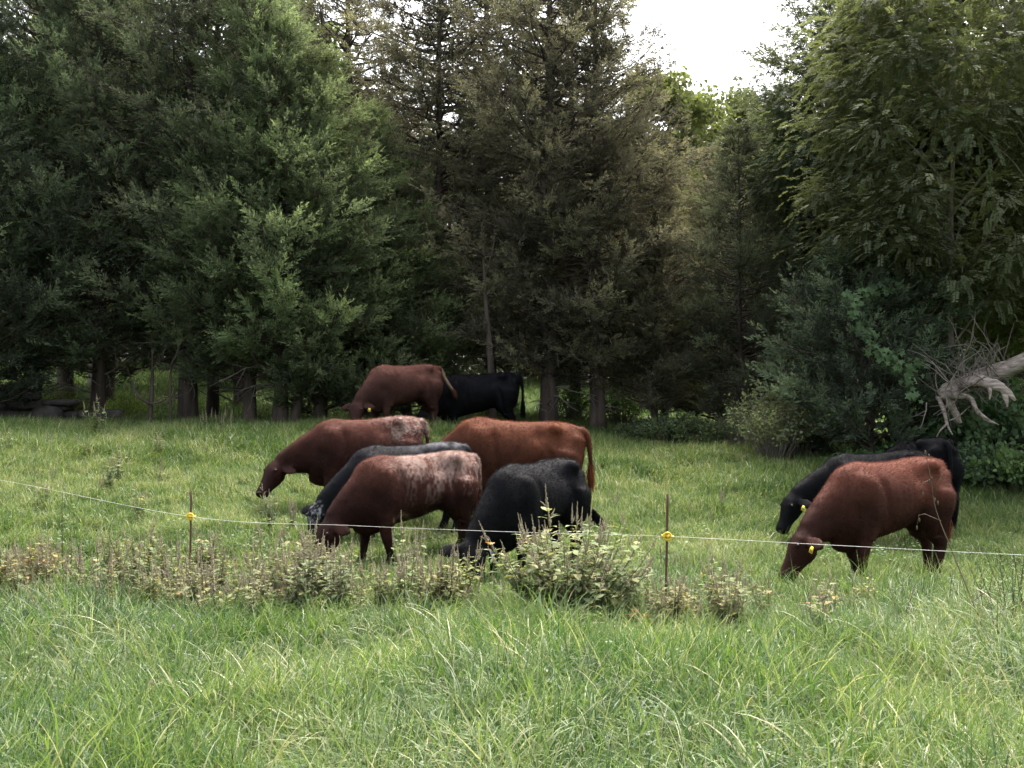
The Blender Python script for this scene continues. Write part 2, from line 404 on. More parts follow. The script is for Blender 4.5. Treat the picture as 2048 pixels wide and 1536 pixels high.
TORSO = np.array([  # x, top, bottom, height of the widest level, half width
    (-.79, 1.10, .86, .98, .07), (-.765, 1.165, .74, .97, .15), (-.70, 1.215, .64, .96, .205), (-.60, 1.245, .58, .97, .24), (-.46, 1.262, .55, .99, .255),
    (-.30, 1.245, .58, .91, .262), (-.12, 1.22, .51, .84, .288), (.08, 1.205, .47, .81, .303), (.26, 1.20, .43, .79, .285), (.40, 1.21, .39, .79, .262),
    (.53, 1.195, .375, .80, .245), (.63, 1.15, .37, .77, .215), (.71, 1.06, .42, .74, .15)])
FRONT = [(.44, .15, .86, .10, 0), (.47, .165, .66, .095, .1), (.43, .165, .50, .072, .3), (.455, .16, .34, .05, .6), (.45, .155, .30, .046, .66), (.445, .15, .16, .034, .9), (.45, .15, .09, .041, 1), (.475, .15, .045, .05, 1), (.485, .15, .0, .057, 1)]
HIND = [(-.54, .15, .92, .17, 0), (-.52, .165, .76, .16, 0), (-.50, .17, .62, .13, .15), (-.575, .165, .50, .085, .35), (-.65, .155, .41, .056, .55), (-.655, .15, .36, .05, .62), (-.635, .15, .18, .036, .9), (-.62, .15, .10, .043, 1), (-.60, .15, .045, .05, 1), (-.59, .15, .0, .057, 1)]

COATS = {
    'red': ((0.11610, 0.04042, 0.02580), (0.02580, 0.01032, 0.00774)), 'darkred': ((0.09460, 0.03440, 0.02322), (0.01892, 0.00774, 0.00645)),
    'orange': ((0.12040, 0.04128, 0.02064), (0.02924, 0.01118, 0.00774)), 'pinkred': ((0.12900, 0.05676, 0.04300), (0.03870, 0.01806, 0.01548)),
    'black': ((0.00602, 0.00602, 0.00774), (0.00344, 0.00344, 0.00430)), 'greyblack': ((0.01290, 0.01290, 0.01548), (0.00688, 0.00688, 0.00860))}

def coatmat():
    m, nt, N, L = newmat('cattle_coat')
    at = N('ShaderNodeAttribute'); at.attribute_name = 'coat'
    tc = N('ShaderNodeTexCoord'); nz = N('ShaderNodeTexNoise'); nz.inputs['Scale'].default_value = 40; nz.inputs['Detail'].default_value = 4
    mp = N('ShaderNodeMapping'); mp.inputs['Scale'].default_value = (.5, 1, .8); L(tc.outputs['Object'], mp.inputs[0]); L(mp.outputs[0], nz.inputs['Vector'])
    mr = N('ShaderNodeMapRange'); mr.inputs[3].default_value = .65; mr.inputs[4].default_value = 1.35; L(nz.outputs[0], mr.inputs[0])
    mx = N('ShaderNodeVectorMath'); mx.operation = 'SCALE'; L(at.outputs['Color'], mx.inputs[0]); L(mr.outputs[0], mx.inputs['Scale'])
    p = N('ShaderNodeBsdfPrincipled'); p.inputs['Roughness'].default_value = .7; p.inputs['Specular IOR Level'].default_value = .08
    L(mx.outputs[0], p.inputs['Base Color'])
    o = N('ShaderNodeOutputMaterial'); L(p.outputs[0], o.inputs[0]); return m
M['coat'] = coatmat()
def furmat():
    m, nt, N, L = newmat('cattle_fur')
    at = N('ShaderNodeAttribute'); at.attribute_name = 'coat'
    p = N('ShaderNodeBsdfPrincipled'); p.inputs['Roughness'].default_value = .7; p.inputs['Specular IOR Level'].default_value = .05
    L(at.outputs['Color'], p.inputs['Base Color'])
    t = N('ShaderNodeBsdfTranslucent'); L(at.outputs['Color'], t.inputs[0])
    ms = N('ShaderNodeMixShader'); ms.inputs[0].default_value = .35; L(p.outputs[0], ms.inputs[1]); L(t.outputs[0], ms.inputs[2])
    o = N('ShaderNodeOutputMaterial'); L(ms.outputs[0], o.inputs[0]); return m
M['fur'] = furmat()
M['eye'] = plain('dark_eye', (.008, .006, .006), .35, .3)
M['tagblue'] = plain('blue_tag', (.04, .17, .25), .5)
M['tagink'] = plain('tag_ink', (.02, .02, .02), .6)

def set_color(me, name, C):
    at = me.attributes.new(name, 'FLOAT_COLOR', 'POINT')
    at.data.foreach_set('color', np.c_[C, np.ones(len(C))].astype(np.float32).ravel())

def cow(label, u, d, face, s=1.0, coat='red', poll=(1.08, 0, .50), nose=(1.27, 0, .07), legs=((0, 0), (0, 0), (0, 0), (0, 0)), tail=None,
        roan=None, tagc=None, belly=1.0, group='cattle grazing in the pasture', bend=0.0, name='cow', zoff=0.0, slope=0.0):
    """face: heading in degrees from +X; legs: forward shift of the feet, (front L, R), (hind L, R)"""
    fa = R_(face); px = onground(u, d); px[2] += zoff
    root = empty(name, px, fa); tag(root, label, 'cow', group)
    ca, sa = math.cos(fa), math.sin(fa)
    b = MB()
    # torso
    T = TORSO.copy(); X = np.linspace(T[0, 0], T[-1, 0], 34); rings = []
    c, sn = sring(30, 2.15)
    for x in X:
        top, bot, zc, wd = [np.interp(x, T[:, 0], T[:, k]) for k in (1, 2, 3, 4)]
        bot = zc - (zc - bot) * belly; wd = wd * (.5 + .5 * belly)
        yb = bend * max(0, x) ** 1.5
        zz = zc + np.where(sn > 0, (top - zc) * sn, (zc - bot) * sn)
        yy = wd * c * np.where(sn > 0, 1 - .30 * np.abs(sn) ** 2.5, 1 - .12 * sn ** 4)
        rings.append(np.c_[np.full(len(c), x), yy + yb, zz])
    loft(b, rings)
    for sg in (-1, 1):
        ell(b, (-.46, sg * .195, 1.165), (.09, .045, .045))           # hip bone
        ell(b, (-.725, sg * .10, 1.07), (.07, .05, .06))              # pin bone
        ell(b, (.41, sg * .19, .84), (.165, .105, .28))               # shoulder
        ell(b, (-.58, sg * .155, .82), (.18, .12, .29))              # thigh
    ell(b, (.54, 0, .43), (.19, .11, .11))                            # brisket
    ell(b, (-.60, 0, 1.20), (.16, .06, .06)); ell(b, (.38, 0, 1.16), (.17, .08, .06))
    # legs
    gz0 = px[2]
    for spec, sh in ((FRONT, legs[0] + legs[1] if len(legs) == 2 else (legs[0], legs[1])), (HIND, (legs[2], legs[3]) if len(legs) == 4 else legs[1])):
        for sg, off in ((1, sh[0]), (-1, sh[1])):
            ox, oy = off if isinstance(off, tuple) else (off, 0)
            fx, fy = (spec[-1][0] + ox) * s, (sg * spec[-1][1] + oy) * s
            dz = (h1(px[0] + ca * fx - sa * fy, px[1] + sa * fx + ca * fy) - gz0) / s
            P = [(q[0] + ox * q[4], sg * q[1] + oy * q[4], q[2] + dz * (1 - q[2] / 1.0 if q[2] < 1 else 0)) for q in spec]
            rr = np.array([q[3] for q in spec])
            P = np.array(P)
            etube(b, P[::-1], rr[::-1] * 1.3, rr[::-1] * 1.05, 14, up=(1, 0, .01))
    # neck
    poll = np.array(poll, float); nose = np.array(nose, float)
    base = np.array((.42, bend * .3, .86)); ax = nose - poll; ax /= np.linalg.norm(ax)
    mid = base * .45 + poll * .55 + np.array((0, 0, .04))
    NP = resample([base, base * .6 + mid * .4 + np.array((.02, 0, 0.01)), mid, poll - ax * .02 + np.array((-.02, 0, 0))], 5)
    t = np.linspace(0, 1, len(NP))
    etube(b, NP, np.interp(t, [0, .3, .7, 1], [.33, .27, .18, .10]), np.interp(t, [0, .3, .7, 1], [.215, .185, .14, .105]), 20,
          rb2=np.interp(t, [0, .3, .7, 1], [.40, .37, .29, .17]))
    # head
    S = unit(np.cross((0, 0, 1.), ax)); Nn = np.cross(ax, S); LH = .50
    HS = [(-.10, .06, .03, .08), (-.04, .10, .055, .12), (.03, .12, .07, .15), (.14, .128, .078, .185), (.28, .132, .080, .205), (.42, .112, .070, .185), (.58, .094, .062, .142),
          (.74, .086, .056, .112), (.86, .092, .060, .104), (.95, .090, .054, .092), (1.0, .070, .036, .064)]
    rings = []; c2, s2 = sring(20, 2.3)
    for f_, wd, fr, bk in HS:
        cpt = poll + ax * f_ * LH
        rings.append(cpt + S * (wd * c2)[:, None] + Nn * (np.where(s2 > 0, fr, bk) * s2)[:, None])
    loft(b, rings)
    for sg in (-1, 1):
        e = poll + ax * .25 * LH + S * sg * .098 + Nn * .035
        ell(b, e, (.038, .038, .038), 10)
        # ear: flat leaf
        e0 = poll + ax * .035 + S * sg * .10 - Nn * .03
        dr = unit(S * sg * 1.0 - Nn * .35 + np.array((0, 0, -.12)))
        EP = np.array([e0, e0 + dr * .06, e0 + dr * .125, e0 + dr * .19, e0 + dr * .24])
        upv = unit(ax * .9 + Nn * .3)
        etube(b, EP, [.034, .062, .076, .060, .020], [.028, .025, .022, .018, .015], 12, up=upv)
    # tail
    if tail is None: tail = [(-.74, 0, 1.20), (-.82, 0, 1.13), (-.85, 0, .98), (-.86, 0, .78), (-.86, .01, .58)]
    TP = resample(tail, 5); tt = np.linspace(0, 1, len(TP))
    etube(b, TP, np.interp(tt, [0, .3, 1], [.046, .033, .022]), np.interp(tt, [0, .3, 1], [.046, .033, .022]), 10, up=(0, 1, .01))
    tmp = b.build('tmp', None, attr=None)
    rm = tmp.modifiers.new('r', 'REMESH'); rm.mode = 'VOXEL'; rm.voxel_size = .0135
    sm = tmp.modifiers.new('s', 'SMOOTH'); sm.factor = .5; sm.iterations = 5
    dg = bpy.context.evaluated_depsgraph_get(); me = bpy.data.meshes.new_from_object(tmp.evaluated_get(dg), depsgraph=dg)
    old = tmp.data; bpy.data.objects.remove(tmp); bpy.data.meshes.remove(old)
    n = len(me.vertices); V = np.empty(n * 3, np.float32); me.vertices.foreach_get('co', V); V = V.reshape(-1, 3).astype(float)
    ed = np.empty(len(me.edges) * 2, np.int32); me.edges.foreach_get('vertices', ed); ed = ed.reshape(-1, 2)
    ea, eb_ = np.r_[ed[:, 0], ed[:, 1]], np.r_[ed[:, 1], ed[:, 0]]; cnt = np.bincount(ea, minlength=n)[:, None]
    latd = np.abs((V - poll) @ S); near = np.linalg.norm(V - poll, axis=1) < .34; along = (V - poll) @ ax
    wt = np.where(along < .04, np.clip((V[:, 2] - .40) / .2, 0, 1) + (V[:, 0] > .75), .12) * np.where(near, np.clip((.15 - latd) / .03, 0, 1), 1) * np.clip((V[:, 0] + .80) / .06, 0, 1)
    wt = np.clip(wt, 0, 1)
    wt = wt[:, None] * .85
    for _ in range(34):
        nb_ = np.stack([np.bincount(ea, weights=V[eb_, k], minlength=n) for k in range(3)], 1) / np.maximum(cnt, 1)
        V += (nb_ - V) * wt
    me.vertices.foreach_set('co', V.astype(np.float32).ravel()); me.update()
    NR = np.empty(n * 3, np.float32); me.vertices.foreach_get('normal', NR); NR = NR.reshape(-1, 3).astype(float)
    # muscle and skin unevenness
    V += NR * ((fbm(V, 5, 3) - .5) * .018)[:, None]
    X_, Y_, Z_ = V[:, 0], np.abs(V[:, 1]), V[:, 2]; side = np.clip((Y_ - .05) / .08, 0, 1) * (X_ < .75) * (Z_ > .45)
    ga = lambda d, w_: np.exp(-(d / w_) ** 2)
    dd = .020 * ga(X_ - .40 - .12 * (Z_ - .8), .08) * np.clip((1.12 - Z_) / .1, 0, 1) - .026 * ga(X_ - .225 - .15 * (Z_ - .8), .045) * np.clip((Z_ - .55) / .1, 0, 1) * np.clip((1.1 - Z_) / .1, 0, 1)
    dd += -.046 * ga(np.hypot(X_ + .27, (Z_ - 1.07) * 1.1), .11) + .052 * ga(np.hypot(X_ + .45, Z_ - 1.165), .06) + .022 * ga(np.hypot(X_ + .70, Z_ - 1.08), .05)
    dd += -.034 * ga(X_ + .36 + .28 * (.95 - Z_), .045) * np.clip((1.0 - Z_) / .12, 0, 1) + .018 * ga(np.hypot(X_ + .56, (Z_ - .85) * .7), .11)
    dd += .0022 * np.sin(X_ * 2 * PI / .085) * ga(X_ - .06, .17) * ga(Z_ - .85, .2) - .020 * ga(np.hypot(X_ - .56, (Z_ - .72) * .6), .06)
    V += NR * (dd * side)[:, None]
    V[:, 2] += slope * np.clip(V[:, 0], -.9, .8) * np.clip(V[:, 2] / .7, 0, 1)
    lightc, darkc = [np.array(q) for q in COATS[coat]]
    k = np.clip((V[:, 2] - .60) / .60, 0, 1) ** 1.15 * (1 - .35 * np.clip((V[:, 0] - .5) / .3, 0, 1))  # coat darkens downward: natural dark points, deepened with painted-in underside shade
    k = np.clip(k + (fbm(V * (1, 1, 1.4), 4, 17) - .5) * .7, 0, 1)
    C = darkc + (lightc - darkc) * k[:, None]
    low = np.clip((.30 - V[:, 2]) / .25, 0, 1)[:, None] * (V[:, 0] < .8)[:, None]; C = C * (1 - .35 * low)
    if roan == 'side':       # pale roan flank and rump, streaked
        rg = fbm(V, 4.5, 61); x_ = V[:, 0] + (rg - .5) * .5; z_ = V[:, 2] + (fbm(V, 6, 62) - .5) * .3
        m = np.clip((.40 - x_) / .35, 0, 1) * np.clip((z_ - .60) / .42, 0, 1)
        fine = vnoise(V * (1.0, 1, .4), 55, 71); st = fbm(V * (1.3, 1, .38), 7, 73)
        m = np.clip(m * 1.2, 0, 1) * np.clip((st * .6 + fine * .4 - .52 + .13 * m + .14 * np.clip((V[:, 2] - 1.0) / .2, 0, 1)) * 3.4, 0, 1)
        C = C * (1 - .85 * m[:, None]) + np.array((.285, .205, .175)) * .85 * m[:, None]
        m2 = np.clip(1 - np.abs(z_ - .50) / .07, 0, 1) * (np.abs(V[:, 0]) < .35) * .5 * fine
        C = C * (1 - m2[:, None]) + np.array((.30, .24, .16)) * m2[:, None]
    if roan == 'rump':
        x_ = V[:, 0] + (fbm(V, 4, 61) - .5) * .4
        m = np.clip((-.08 - x_) / .35, 0, 1) * np.clip((V[:, 2] - .84) / .22, 0, 1)
        m = m * np.clip((vnoise(V, 55, 9) * .45 + fbm(V, 7, 8) * .55 - .48 + .12 * m) * 4, 0, 1)
        C = C * (1 - .85 * m[:, None]) + np.array((.36, .27, .235)) * .8 * m[:, None]
    if roan == 'face':       # black with pale frosted poll and grey back
        hd = np.clip(1 - np.linalg.norm(V - (poll + ax * .08 + Nn * .05), axis=1) / .17, 0, 1) ** .5 * (np.abs((V - poll) @ S) < .10)
        m = hd * np.clip((fbm(V, 34, 4) - .42) * 4, 0, 1)
        tb = np.clip((V[:, 2] - 1.10) / .12, 0, 1) * np.clip((fbm(V, 9, 2) - .35) * 3, 0, 1) * np.clip((.3 - V[:, 0]) / .5, 0, 1) * .28
        m = np.maximum(m * .7, tb)
        C = C * (1 - m[:, None]) + np.array((.34, .34, .36)) * m[:, None]
    if roan == 'tail': C = np.where((V[:, 0] < -.84)[:, None], np.array((.36, .25, .18)), C)
    # dark muzzle
    mz = np.clip(1 - np.linalg.norm(V - (poll + ax * LH), axis=1) / .085, 0, 1) ** .7
    C = C * (1 - .75 * mz[:, None])
    hoof = (V[:, 2] < .05) & (V[:, 0] < .8); C[hoof] = (.02, .018, .016)
    C = np.clip(C, .0035, 1)
    # fur: fine tapering hairs combed back and down
    rng = np.random.default_rng(int(u)); nf = 80000
    tri = np.empty(len(me.loops), np.int32); me.loops.foreach_get('vertex_index', tri)
    vi = rng.choice(n, nf, p=None); ok = (V[vi, 2] > .12); vi = vi[ok]; nf = len(vi)
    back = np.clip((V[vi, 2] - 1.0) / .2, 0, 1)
    L = rng.uniform(.012, .024, nf) * (1 + .5 * back) * (1 - .45 * (V[vi, 0] > .95)) * (1 - .4 * (V[vi, 2] < .4))
    dirv = np.array((-.8, 0, -.55)) + rng.normal(0, .35, (nf, 3)); dirv -= NR[vi] * (dirv * NR[vi]).sum(1)[:, None]
    dirv = unit(dirv) * .85 + NR[vi] * rng.uniform(.35, .95, nf)[:, None]; dirv = unit(dirv)
    sd_ = unit(np.cross(dirv, NR[vi] + rng.normal(0, .4, (nf, 3)))) * .0014
    p0 = V[vi] + rng.normal(0, .004, (nf, 3)) - NR[vi] * .004
    FV = np.stack([p0 - sd_, p0 + sd_, p0 + dirv * (L + .004)[:, None]], 1).reshape(-1, 3) * s
    fb = MB(); fb.add(FV, None, np.arange(nf * 3).reshape(-1, 3))
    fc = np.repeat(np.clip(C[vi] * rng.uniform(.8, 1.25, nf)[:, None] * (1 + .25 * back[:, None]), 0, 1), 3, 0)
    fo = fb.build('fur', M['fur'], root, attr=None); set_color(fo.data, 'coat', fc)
    # tail switch
    P0 = TP[-1]; td = unit(TP[-1] - TP[-3]); nh = 500
    bb = rng.normal(0, .012, (nh, 3)) + P0 - td * rng.uniform(0, .16, nh)[:, None]
    dd = unit(td * .75 + np.array((0, 0, -.35)) + rng.normal(0, .12, (nh, 3)))
    Lh = rng.uniform(.14, .26, nh)[:, None]; sv = unit(np.cross(dd, rng.normal(0, 1, (nh, 3)))) * .0028
    m1 = bb + dd * Lh * .5 + rng.normal(0, .008, (nh, 3)); tp = m1 + unit(dd + np.array((0, 0, -.25))) * Lh * .5
    HV = np.stack([bb - sv, bb + sv, m1 + sv, m1 - sv, tp], 1).reshape(-1, 3) * s
    hb = MB(); ii = np.arange(nh)[:, None] * 5
    hb.add(HV, ii + np.array([0, 1, 2, 3]), ii + np.array([3, 2, 4]))
    ho = hb.build('tail_switch', M['fur'], root, attr=None)
    tc = lightc * (1.3 if 'black' not in coat else 1.0)
    set_color(ho.data, 'coat', np.repeat(tc * rng.uniform(.7, 1.3, (nh, 1)), 5, 0))
    # body
    me.vertices.foreach_set('co', (V * s).astype(np.float32).ravel()); me.update()
    me.polygons.foreach_set('use_smooth', np.ones(len(me.polygons), bool)); me.materials.clear(); me.materials.append(M['coat'])
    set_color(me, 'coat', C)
    me.name = 'body'; link(bpy.data.objects.new('body', me), root)
    for sg in (-1, 1):
        e = poll + ax * .25 * LH + S * sg * .126 + Nn * .042
        eb = MB(); ell(eb, e, (.017, .017, .017), 12); eb.v = [q * s for q in eb.v]; eb.build('eye', M['eye'], root, smooth=True)
    if tagc:
        side, mk = tagc
        e0 = poll + ax * .035 + S * side * .10 - Nn * .03; dr = unit(S * side - Nn * .35 + np.array((0, 0, -.12)))
        c0 = e0 + dr * .15 + Nn * .034 + ax * .03; dn = unit(ax + np.array((0, 0, -.3))); wv = dr
        q = np.array([c0 - wv * .017, c0 + wv * .017, c0 + wv * .026 + dn * .028, c0 + wv * .025 + dn * .066, c0 - wv * .025 + dn * .066, c0 - wv * .026 + dn * .028])
        nn = unit(np.cross(wv, dn)) * .002
        tb = MB(); k6 = [(0, 1, 2, 5), (5, 2, 3, 4)]
        tb.add(np.vstack([q + nn, q - nn]) * s, k6 + [tuple(x + 6 for x in z[::-1]) for z in k6] + [(i, i + 6, (i + 1) % 6 + 6, (i + 1) % 6) for i in range(6)])
        to = tb.build('ear_tag', M[mk], root)
        if mk == 'yellow':     # printed digits as small raised bars
            for sgn in (1, -1):
                nb = MB(); 
                for kx in (-.013, .009):
                    cc = c0 + dn * .045 + wv * kx + nn * 1.4 * sgn
                    for (ax_, ay_, w_, h_) in ((0, 0, .0025, .012), (.008, 0, .0025, .012), (.004, .011, .006, .0022), (.004, -.011, .006, .0022)):
                        a0 = cc + wv * ax_ + dn * ay_
                        nb.add(np.array([a0 - wv * w_ - dn * h_, a0 + wv * w_ - dn * h_, a0 + wv * w_ + dn * h_, a0 - wv * w_ + dn * h_]) * s, [(0, 1, 2, 3)])
                nb.build('tag_number', M['tagink'], to)
    return root

def build_cattle():
    # near red heifer, right
    cow('bright red-brown cow grazing behind the wire at far right, nearest cow on that side', 1768, 11.75, 207, 1.05, 'red', poll=(1.07, -.02, .52), nose=(1.25, -.10, .09),
        legs=(.02, -.18, .10, -.12), tagc=(1, 'yellow'))
    cow('black cow with its head lowered to graze behind the red cow at right', 1744, 14.4, 190, .98, 'black', poll=(1.15, .0, .64), nose=(1.33, .03, .20), tagc=(1, 'yellow'),
        legs=(0, .1, 0, -.1))
    cow('black cow seen from its rump, standing behind the other black cow at right', 1836, 15.7, 97, 1.02, 'black', legs=(0, .1, 0, 0))
    # centre group
    cow('black cow with head down behind the tall weeds, blue tag in its ear', 1068, 11.6, 235, 1.0, 'black', poll=(.98, -.08, .45), nose=(1.05, .06, .0),
        tail=[(-.74, 0, 1.20), (-.82, 0, 1.12), (-.87, -.03, .96), (-.90, .05, .76), (-.95, .17, .64)], tagc=(1, 'tagblue'), legs=(0, .08, .1, 0))
    cow('red roan cow with pale mottled back and flank, in the middle of the herd', 826, 12.6, 209, 1.0, 'darkred', poll=(1.02, .04, .48), nose=(1.16, .06, .04), roan='side',
        legs=(-.12, .10, .08, -.08), bend=.0)
    cow('greyish black cow with frosted white poll, behind the red roan cow', 812, 14.0, 196, 1.0, 'greyblack', poll=(1.10, .04, .47), nose=(1.17, .12, .02), roan='face', legs=(0, .1, 0, .1))
    cow('dark red-brown cow with pale rump, head low at the left edge of the herd', 728, 15.5, 190, 1.05, 'darkred', poll=(1.14, .02, .62), nose=(1.32, .16, .25), roan='rump', legs=(.02, -.20, .1, -.1))
    cow('orange-red cow standing broadside, its head hidden behind the grey-backed cow', 1032, 14.9, 180, 1.17, 'orange', poll=(1.1, -.1, .55), nose=(1.22, -.1, .15), legs=(0, .1, .05, -.05), slope=.11)
    cow('reddish cow swishing its pale tail at the top of the rise', 806, 21.3, 217, 1.05, 'pinkred', poll=(1.0, .05, .50), nose=(1.09, .12, .04),
        tail=[(-.74, 0, 1.20), (-.82, 0, 1.17), (-.95, -.04, 1.00), (-1.12, -.10, .84), (-1.28, -.16, .74)], tagc=(1, 'yellow'), legs=(0, .05, .1, -.1), roan='tail')
    cow('black cow farthest back, beside the reddish cow swishing its tail', 955, 22.6, 187, 1.09, 'black', poll=(1.05, 0, .48), nose=(1.18, .03, .05), legs=(0, .1, .05, -.05))
build_cattle()
make_grass()

# ------------------------------------------------------------------ foliage
def frames(D, rng):
    """rotation matrices whose z axis is D with a random roll"""
    D = unit(D); r = unit(rng.normal(0, 1, D.shape)); Xv = unit(np.cross(r, D)); Yv = np.cross(D, Xv)
    return np.stack([Xv, Yv, D], -1)

def scatter(b, TV, TQ, TT, pos, Rm, size, tint, ta=None):
    """n copies of a template written into one foliage mesh"""
    n = len(pos); k = len(TV)
    V = np.einsum('nij,kj->nki', Rm, TV) * np.asarray(size)[:, None, None] + pos[:, None]
    off = (np.arange(n) * k)[:, None, None]
    Q = (TQ[None] + off).reshape(-1, 4) if TQ is not None and len(TQ) else None
    T = (TT[None] + off).reshape(-1, 3) if TT is not None and len(TT) else None
    A = np.repeat(tint, k) + (np.tile(ta, n) if ta is not None else 0)
    b.add(V, Q, T, A)

def plume_template(rng, n=30):
    """a feathery spray of cedar: small narrow blades round an axis of length 1"""
    t = np.sort(rng.uniform(.02, 1, n)); az = rng.uniform(0, 2 * PI, n); sp = np.where(t > .85, .25, rng.uniform(.5, .95, n))
    L = .34 * (1 - .62 * t) * rng.uniform(.7, 1.2, n); W = .058 * (1 - .35 * t)
    bend = np.stack([.10 * t ** 2, np.zeros(n), t], -1)
    D = np.stack([np.sin(sp) * np.cos(az), np.sin(sp) * np.sin(az), np.cos(sp)], -1)
    S = unit(np.cross(D, rng.normal(0, 1, (n, 3)))) * W[:, None] * .5
    p1 = bend + D * L[:, None] * .55; p2 = bend + D * L[:, None]
    V = np.stack([bend, p1 + S, p2, p1 - S], 1).reshape(-1, 3)
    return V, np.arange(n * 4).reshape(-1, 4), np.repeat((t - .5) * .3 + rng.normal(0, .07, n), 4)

def leaf_template(k=.30):
    """a broad leaf, length 1, folded on the midrib and drooping"""
    mid = np.array([(0, 0, 0), (0, .0, .33), (0, -.06, .68), (0, -.20, 1.0)])
    e1 = np.array([(k * 1.1, .04, .28), (k * .85, -.02, .62)]); e2 = e1 * (-1, 1, 1)
    V = np.vstack([mid, e1, e2]); T = [(0, 4, 1), (0, 1, 6), (2, 5, 3), (2, 3, 7)]; Q = [(1, 4, 5, 2), (1, 2, 7, 6)]
    return V, np.array(Q), np.array(T)

def frond_template(rng, n=7):
    """a compound leaf: paired narrow leaflets on a drooping rachis of length 1"""
    V = []; Q = []; A = []
    for i in range(n):
        t = .18 + .8 * i / (n - 1); c = np.array((0, -.28 * t * t, t))
        for sg in (-1, 1):
            L = .29 * (1 - .35 * abs(t - .5)) * rng.uniform(.85, 1.1)
            D = unit(np.array((sg * .85, -.25 + rng.normal(0, .18), .35))); S = unit(np.cross(D, (0, 1, .25))) * .085
            m_ = c + D * L * .45; V += [c, m_ + S, c + D * L, m_ - S]; Q.append([len(V) - 4, len(V) - 3, len(V) - 2, len(V) - 1]); A += [rng.normal(0, .06)] * 4
    return np.array(V), np.array(Q), np.array(A)

_tr = np.random.default_rng(5)
PLUMES = [plume_template(_tr) for _ in range(4)]
FRONDS = [frond_template(_tr) for _ in range(3)]
LEAF = leaf_template()

def plumes(b, rng, pos, D, size, tint):
    which = rng.integers(0, 4, len(pos)); Rm = frames(D, rng)
    for k in range(4):
        m_ = which == k
        if m_.any(): scatter(b, PLUMES[k][0], PLUMES[k][1], None, pos[m_], Rm[m_], size[m_], tint[m_], PLUMES[k][2])

def make_cedar(seed, H_, R0, z0, nb=230, shape='cone', dense=1.0, dead=18, lean=0.0, tr=.16, twin=False, droop=0.0):
    """red cedar: fluted trunk, upswept limbs, feathery sprays massed at the limb ends"""
    rng = np.random.default_rng(seed); root = empty('cedar_tree', (0, 0, 0))
    tb = MB(); zz = np.linspace(-.3, H_ * .97, 22)
    wob = np.cumsum(rng.normal(0, .02, (22, 2)), 0); wob -= wob[1]
    cen = np.c_[wob[:, 0] + lean * zz, wob[:, 1], zz]
    tb.tube(cen, tr * np.clip(1.25 * (1 - zz / H_) ** .8 + .35 * np.exp(-np.clip(zz, 0, 9) * 3), .05, 2), 9)
    if twin:
        c2 = cen[:14] + np.c_[np.linspace(.28, .75, 14), np.zeros(14), np.zeros(14)]; tb.tube(c2, tr * .8 * np.linspace(1.1, .4, 14), 8)
    def axis(z): return np.array((np.interp(z, zz, cen[:, 0]), np.interp(z, zz, cen[:, 1]), z))
    P, D, S, A = [], [], [], []
    for i in range(nb):
        t = (i + rng.uniform()) / nb; z = z0 + (H_ - z0) * t ** .92
        if shape == 'cone': L = R0 * (1 - t) ** .75 * min(1, .55 + t * 3)
        elif shape == 'column': L = R0 * min(1, (1 - t) * 2.2 + .05) * min(1, .6 + 2 * t)
        else: L = R0 * (1 - t ** 2.2) ** .8 * min(1, .6 + t * 2)      # rounded old crown
        L = L * rng.uniform(.42, 1.2) + .12; az = i * 2.399 + rng.normal(0, .35)
        el = rng.uniform(.05, .45) + .5 * t - droop
        o0 = axis(min(z, H_ * .96)); hd = np.array((math.cos(az), math.sin(az), 0))
        tt = np.linspace(0, 1, 6); up = np.tan(el) * .55
        pts = o0 + hd * (L * tt)[:, None] + np.array((0, 0, 1.)) * (L * (up * tt + .22 * tt ** 2.5))[:, None]
        pts[1:] += rng.normal(0, .03, (5, 3)) * L
        if L > .5: tb.tube(pts, np.linspace(.012 + .012 * L, .005, 6), 4, cap=False)
        n = max(3, int((3 + 8.2 * L) * dense)); f = rng.uniform(.22, 1.02, n) ** .62
        q = np.array([np.interp(f, tt, pts[:, k]) for k in range(3)]).T
        lat = rng.normal(0, .5, (n, 3)) * np.array((1, 1, .45)); wid = .25 * L * (1 - .6 * f)[:, None]
        q = q + lat * wid * .8
        d = hd * .75 + unit(lat) * .7 + np.array((0, 0, .55 - droop))
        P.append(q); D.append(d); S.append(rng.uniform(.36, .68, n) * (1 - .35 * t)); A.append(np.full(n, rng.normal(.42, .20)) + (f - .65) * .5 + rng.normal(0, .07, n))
    P.append(np.array([axis(H_ * .96)] * 6) + rng.normal(0, .08, (6, 3))); D.append(np.array([(0, 0, 1.)] * 6) + rng.normal(0, .25, (6, 3))); S.append(np.full(6, .5)); A.append(np.full(6, .6))
    tb.build('trunk', M['bark'], root, smooth=True)
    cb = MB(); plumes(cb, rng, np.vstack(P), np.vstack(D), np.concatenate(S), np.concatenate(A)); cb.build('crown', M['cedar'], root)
    if dead:
        db = MB()
        for i in range(dead):
            z = rng.uniform(.5, max(z0 + 1.5, 2.2)); az = rng.uniform(0, 2 * PI); L = rng.uniform(.5, 1.7)
            d = np.array((math.cos(az), math.sin(az), rng.uniform(-.25, .35))); p = [axis(z)]
            for k in range(5): d = d + rng.normal(0, .22, 3); p.append(p[-1] + unit(d) * L / 5)
            db.tube(p, np.linspace(.022, .005, 6), 4, cap=False)
            for q in range(3):
                k = rng.integers(2, 5); d2 = unit(d + rng.normal(0, .7, 3)); db.tube([p[k], p[k] + d2 * .2 * L, p[k] + d2 * .35 * L + rng.normal(0, .05, 3)], [.009, .006, .003], 3, cap=False)
        db.build('dead_branches', M['graybark'], root)
    return root

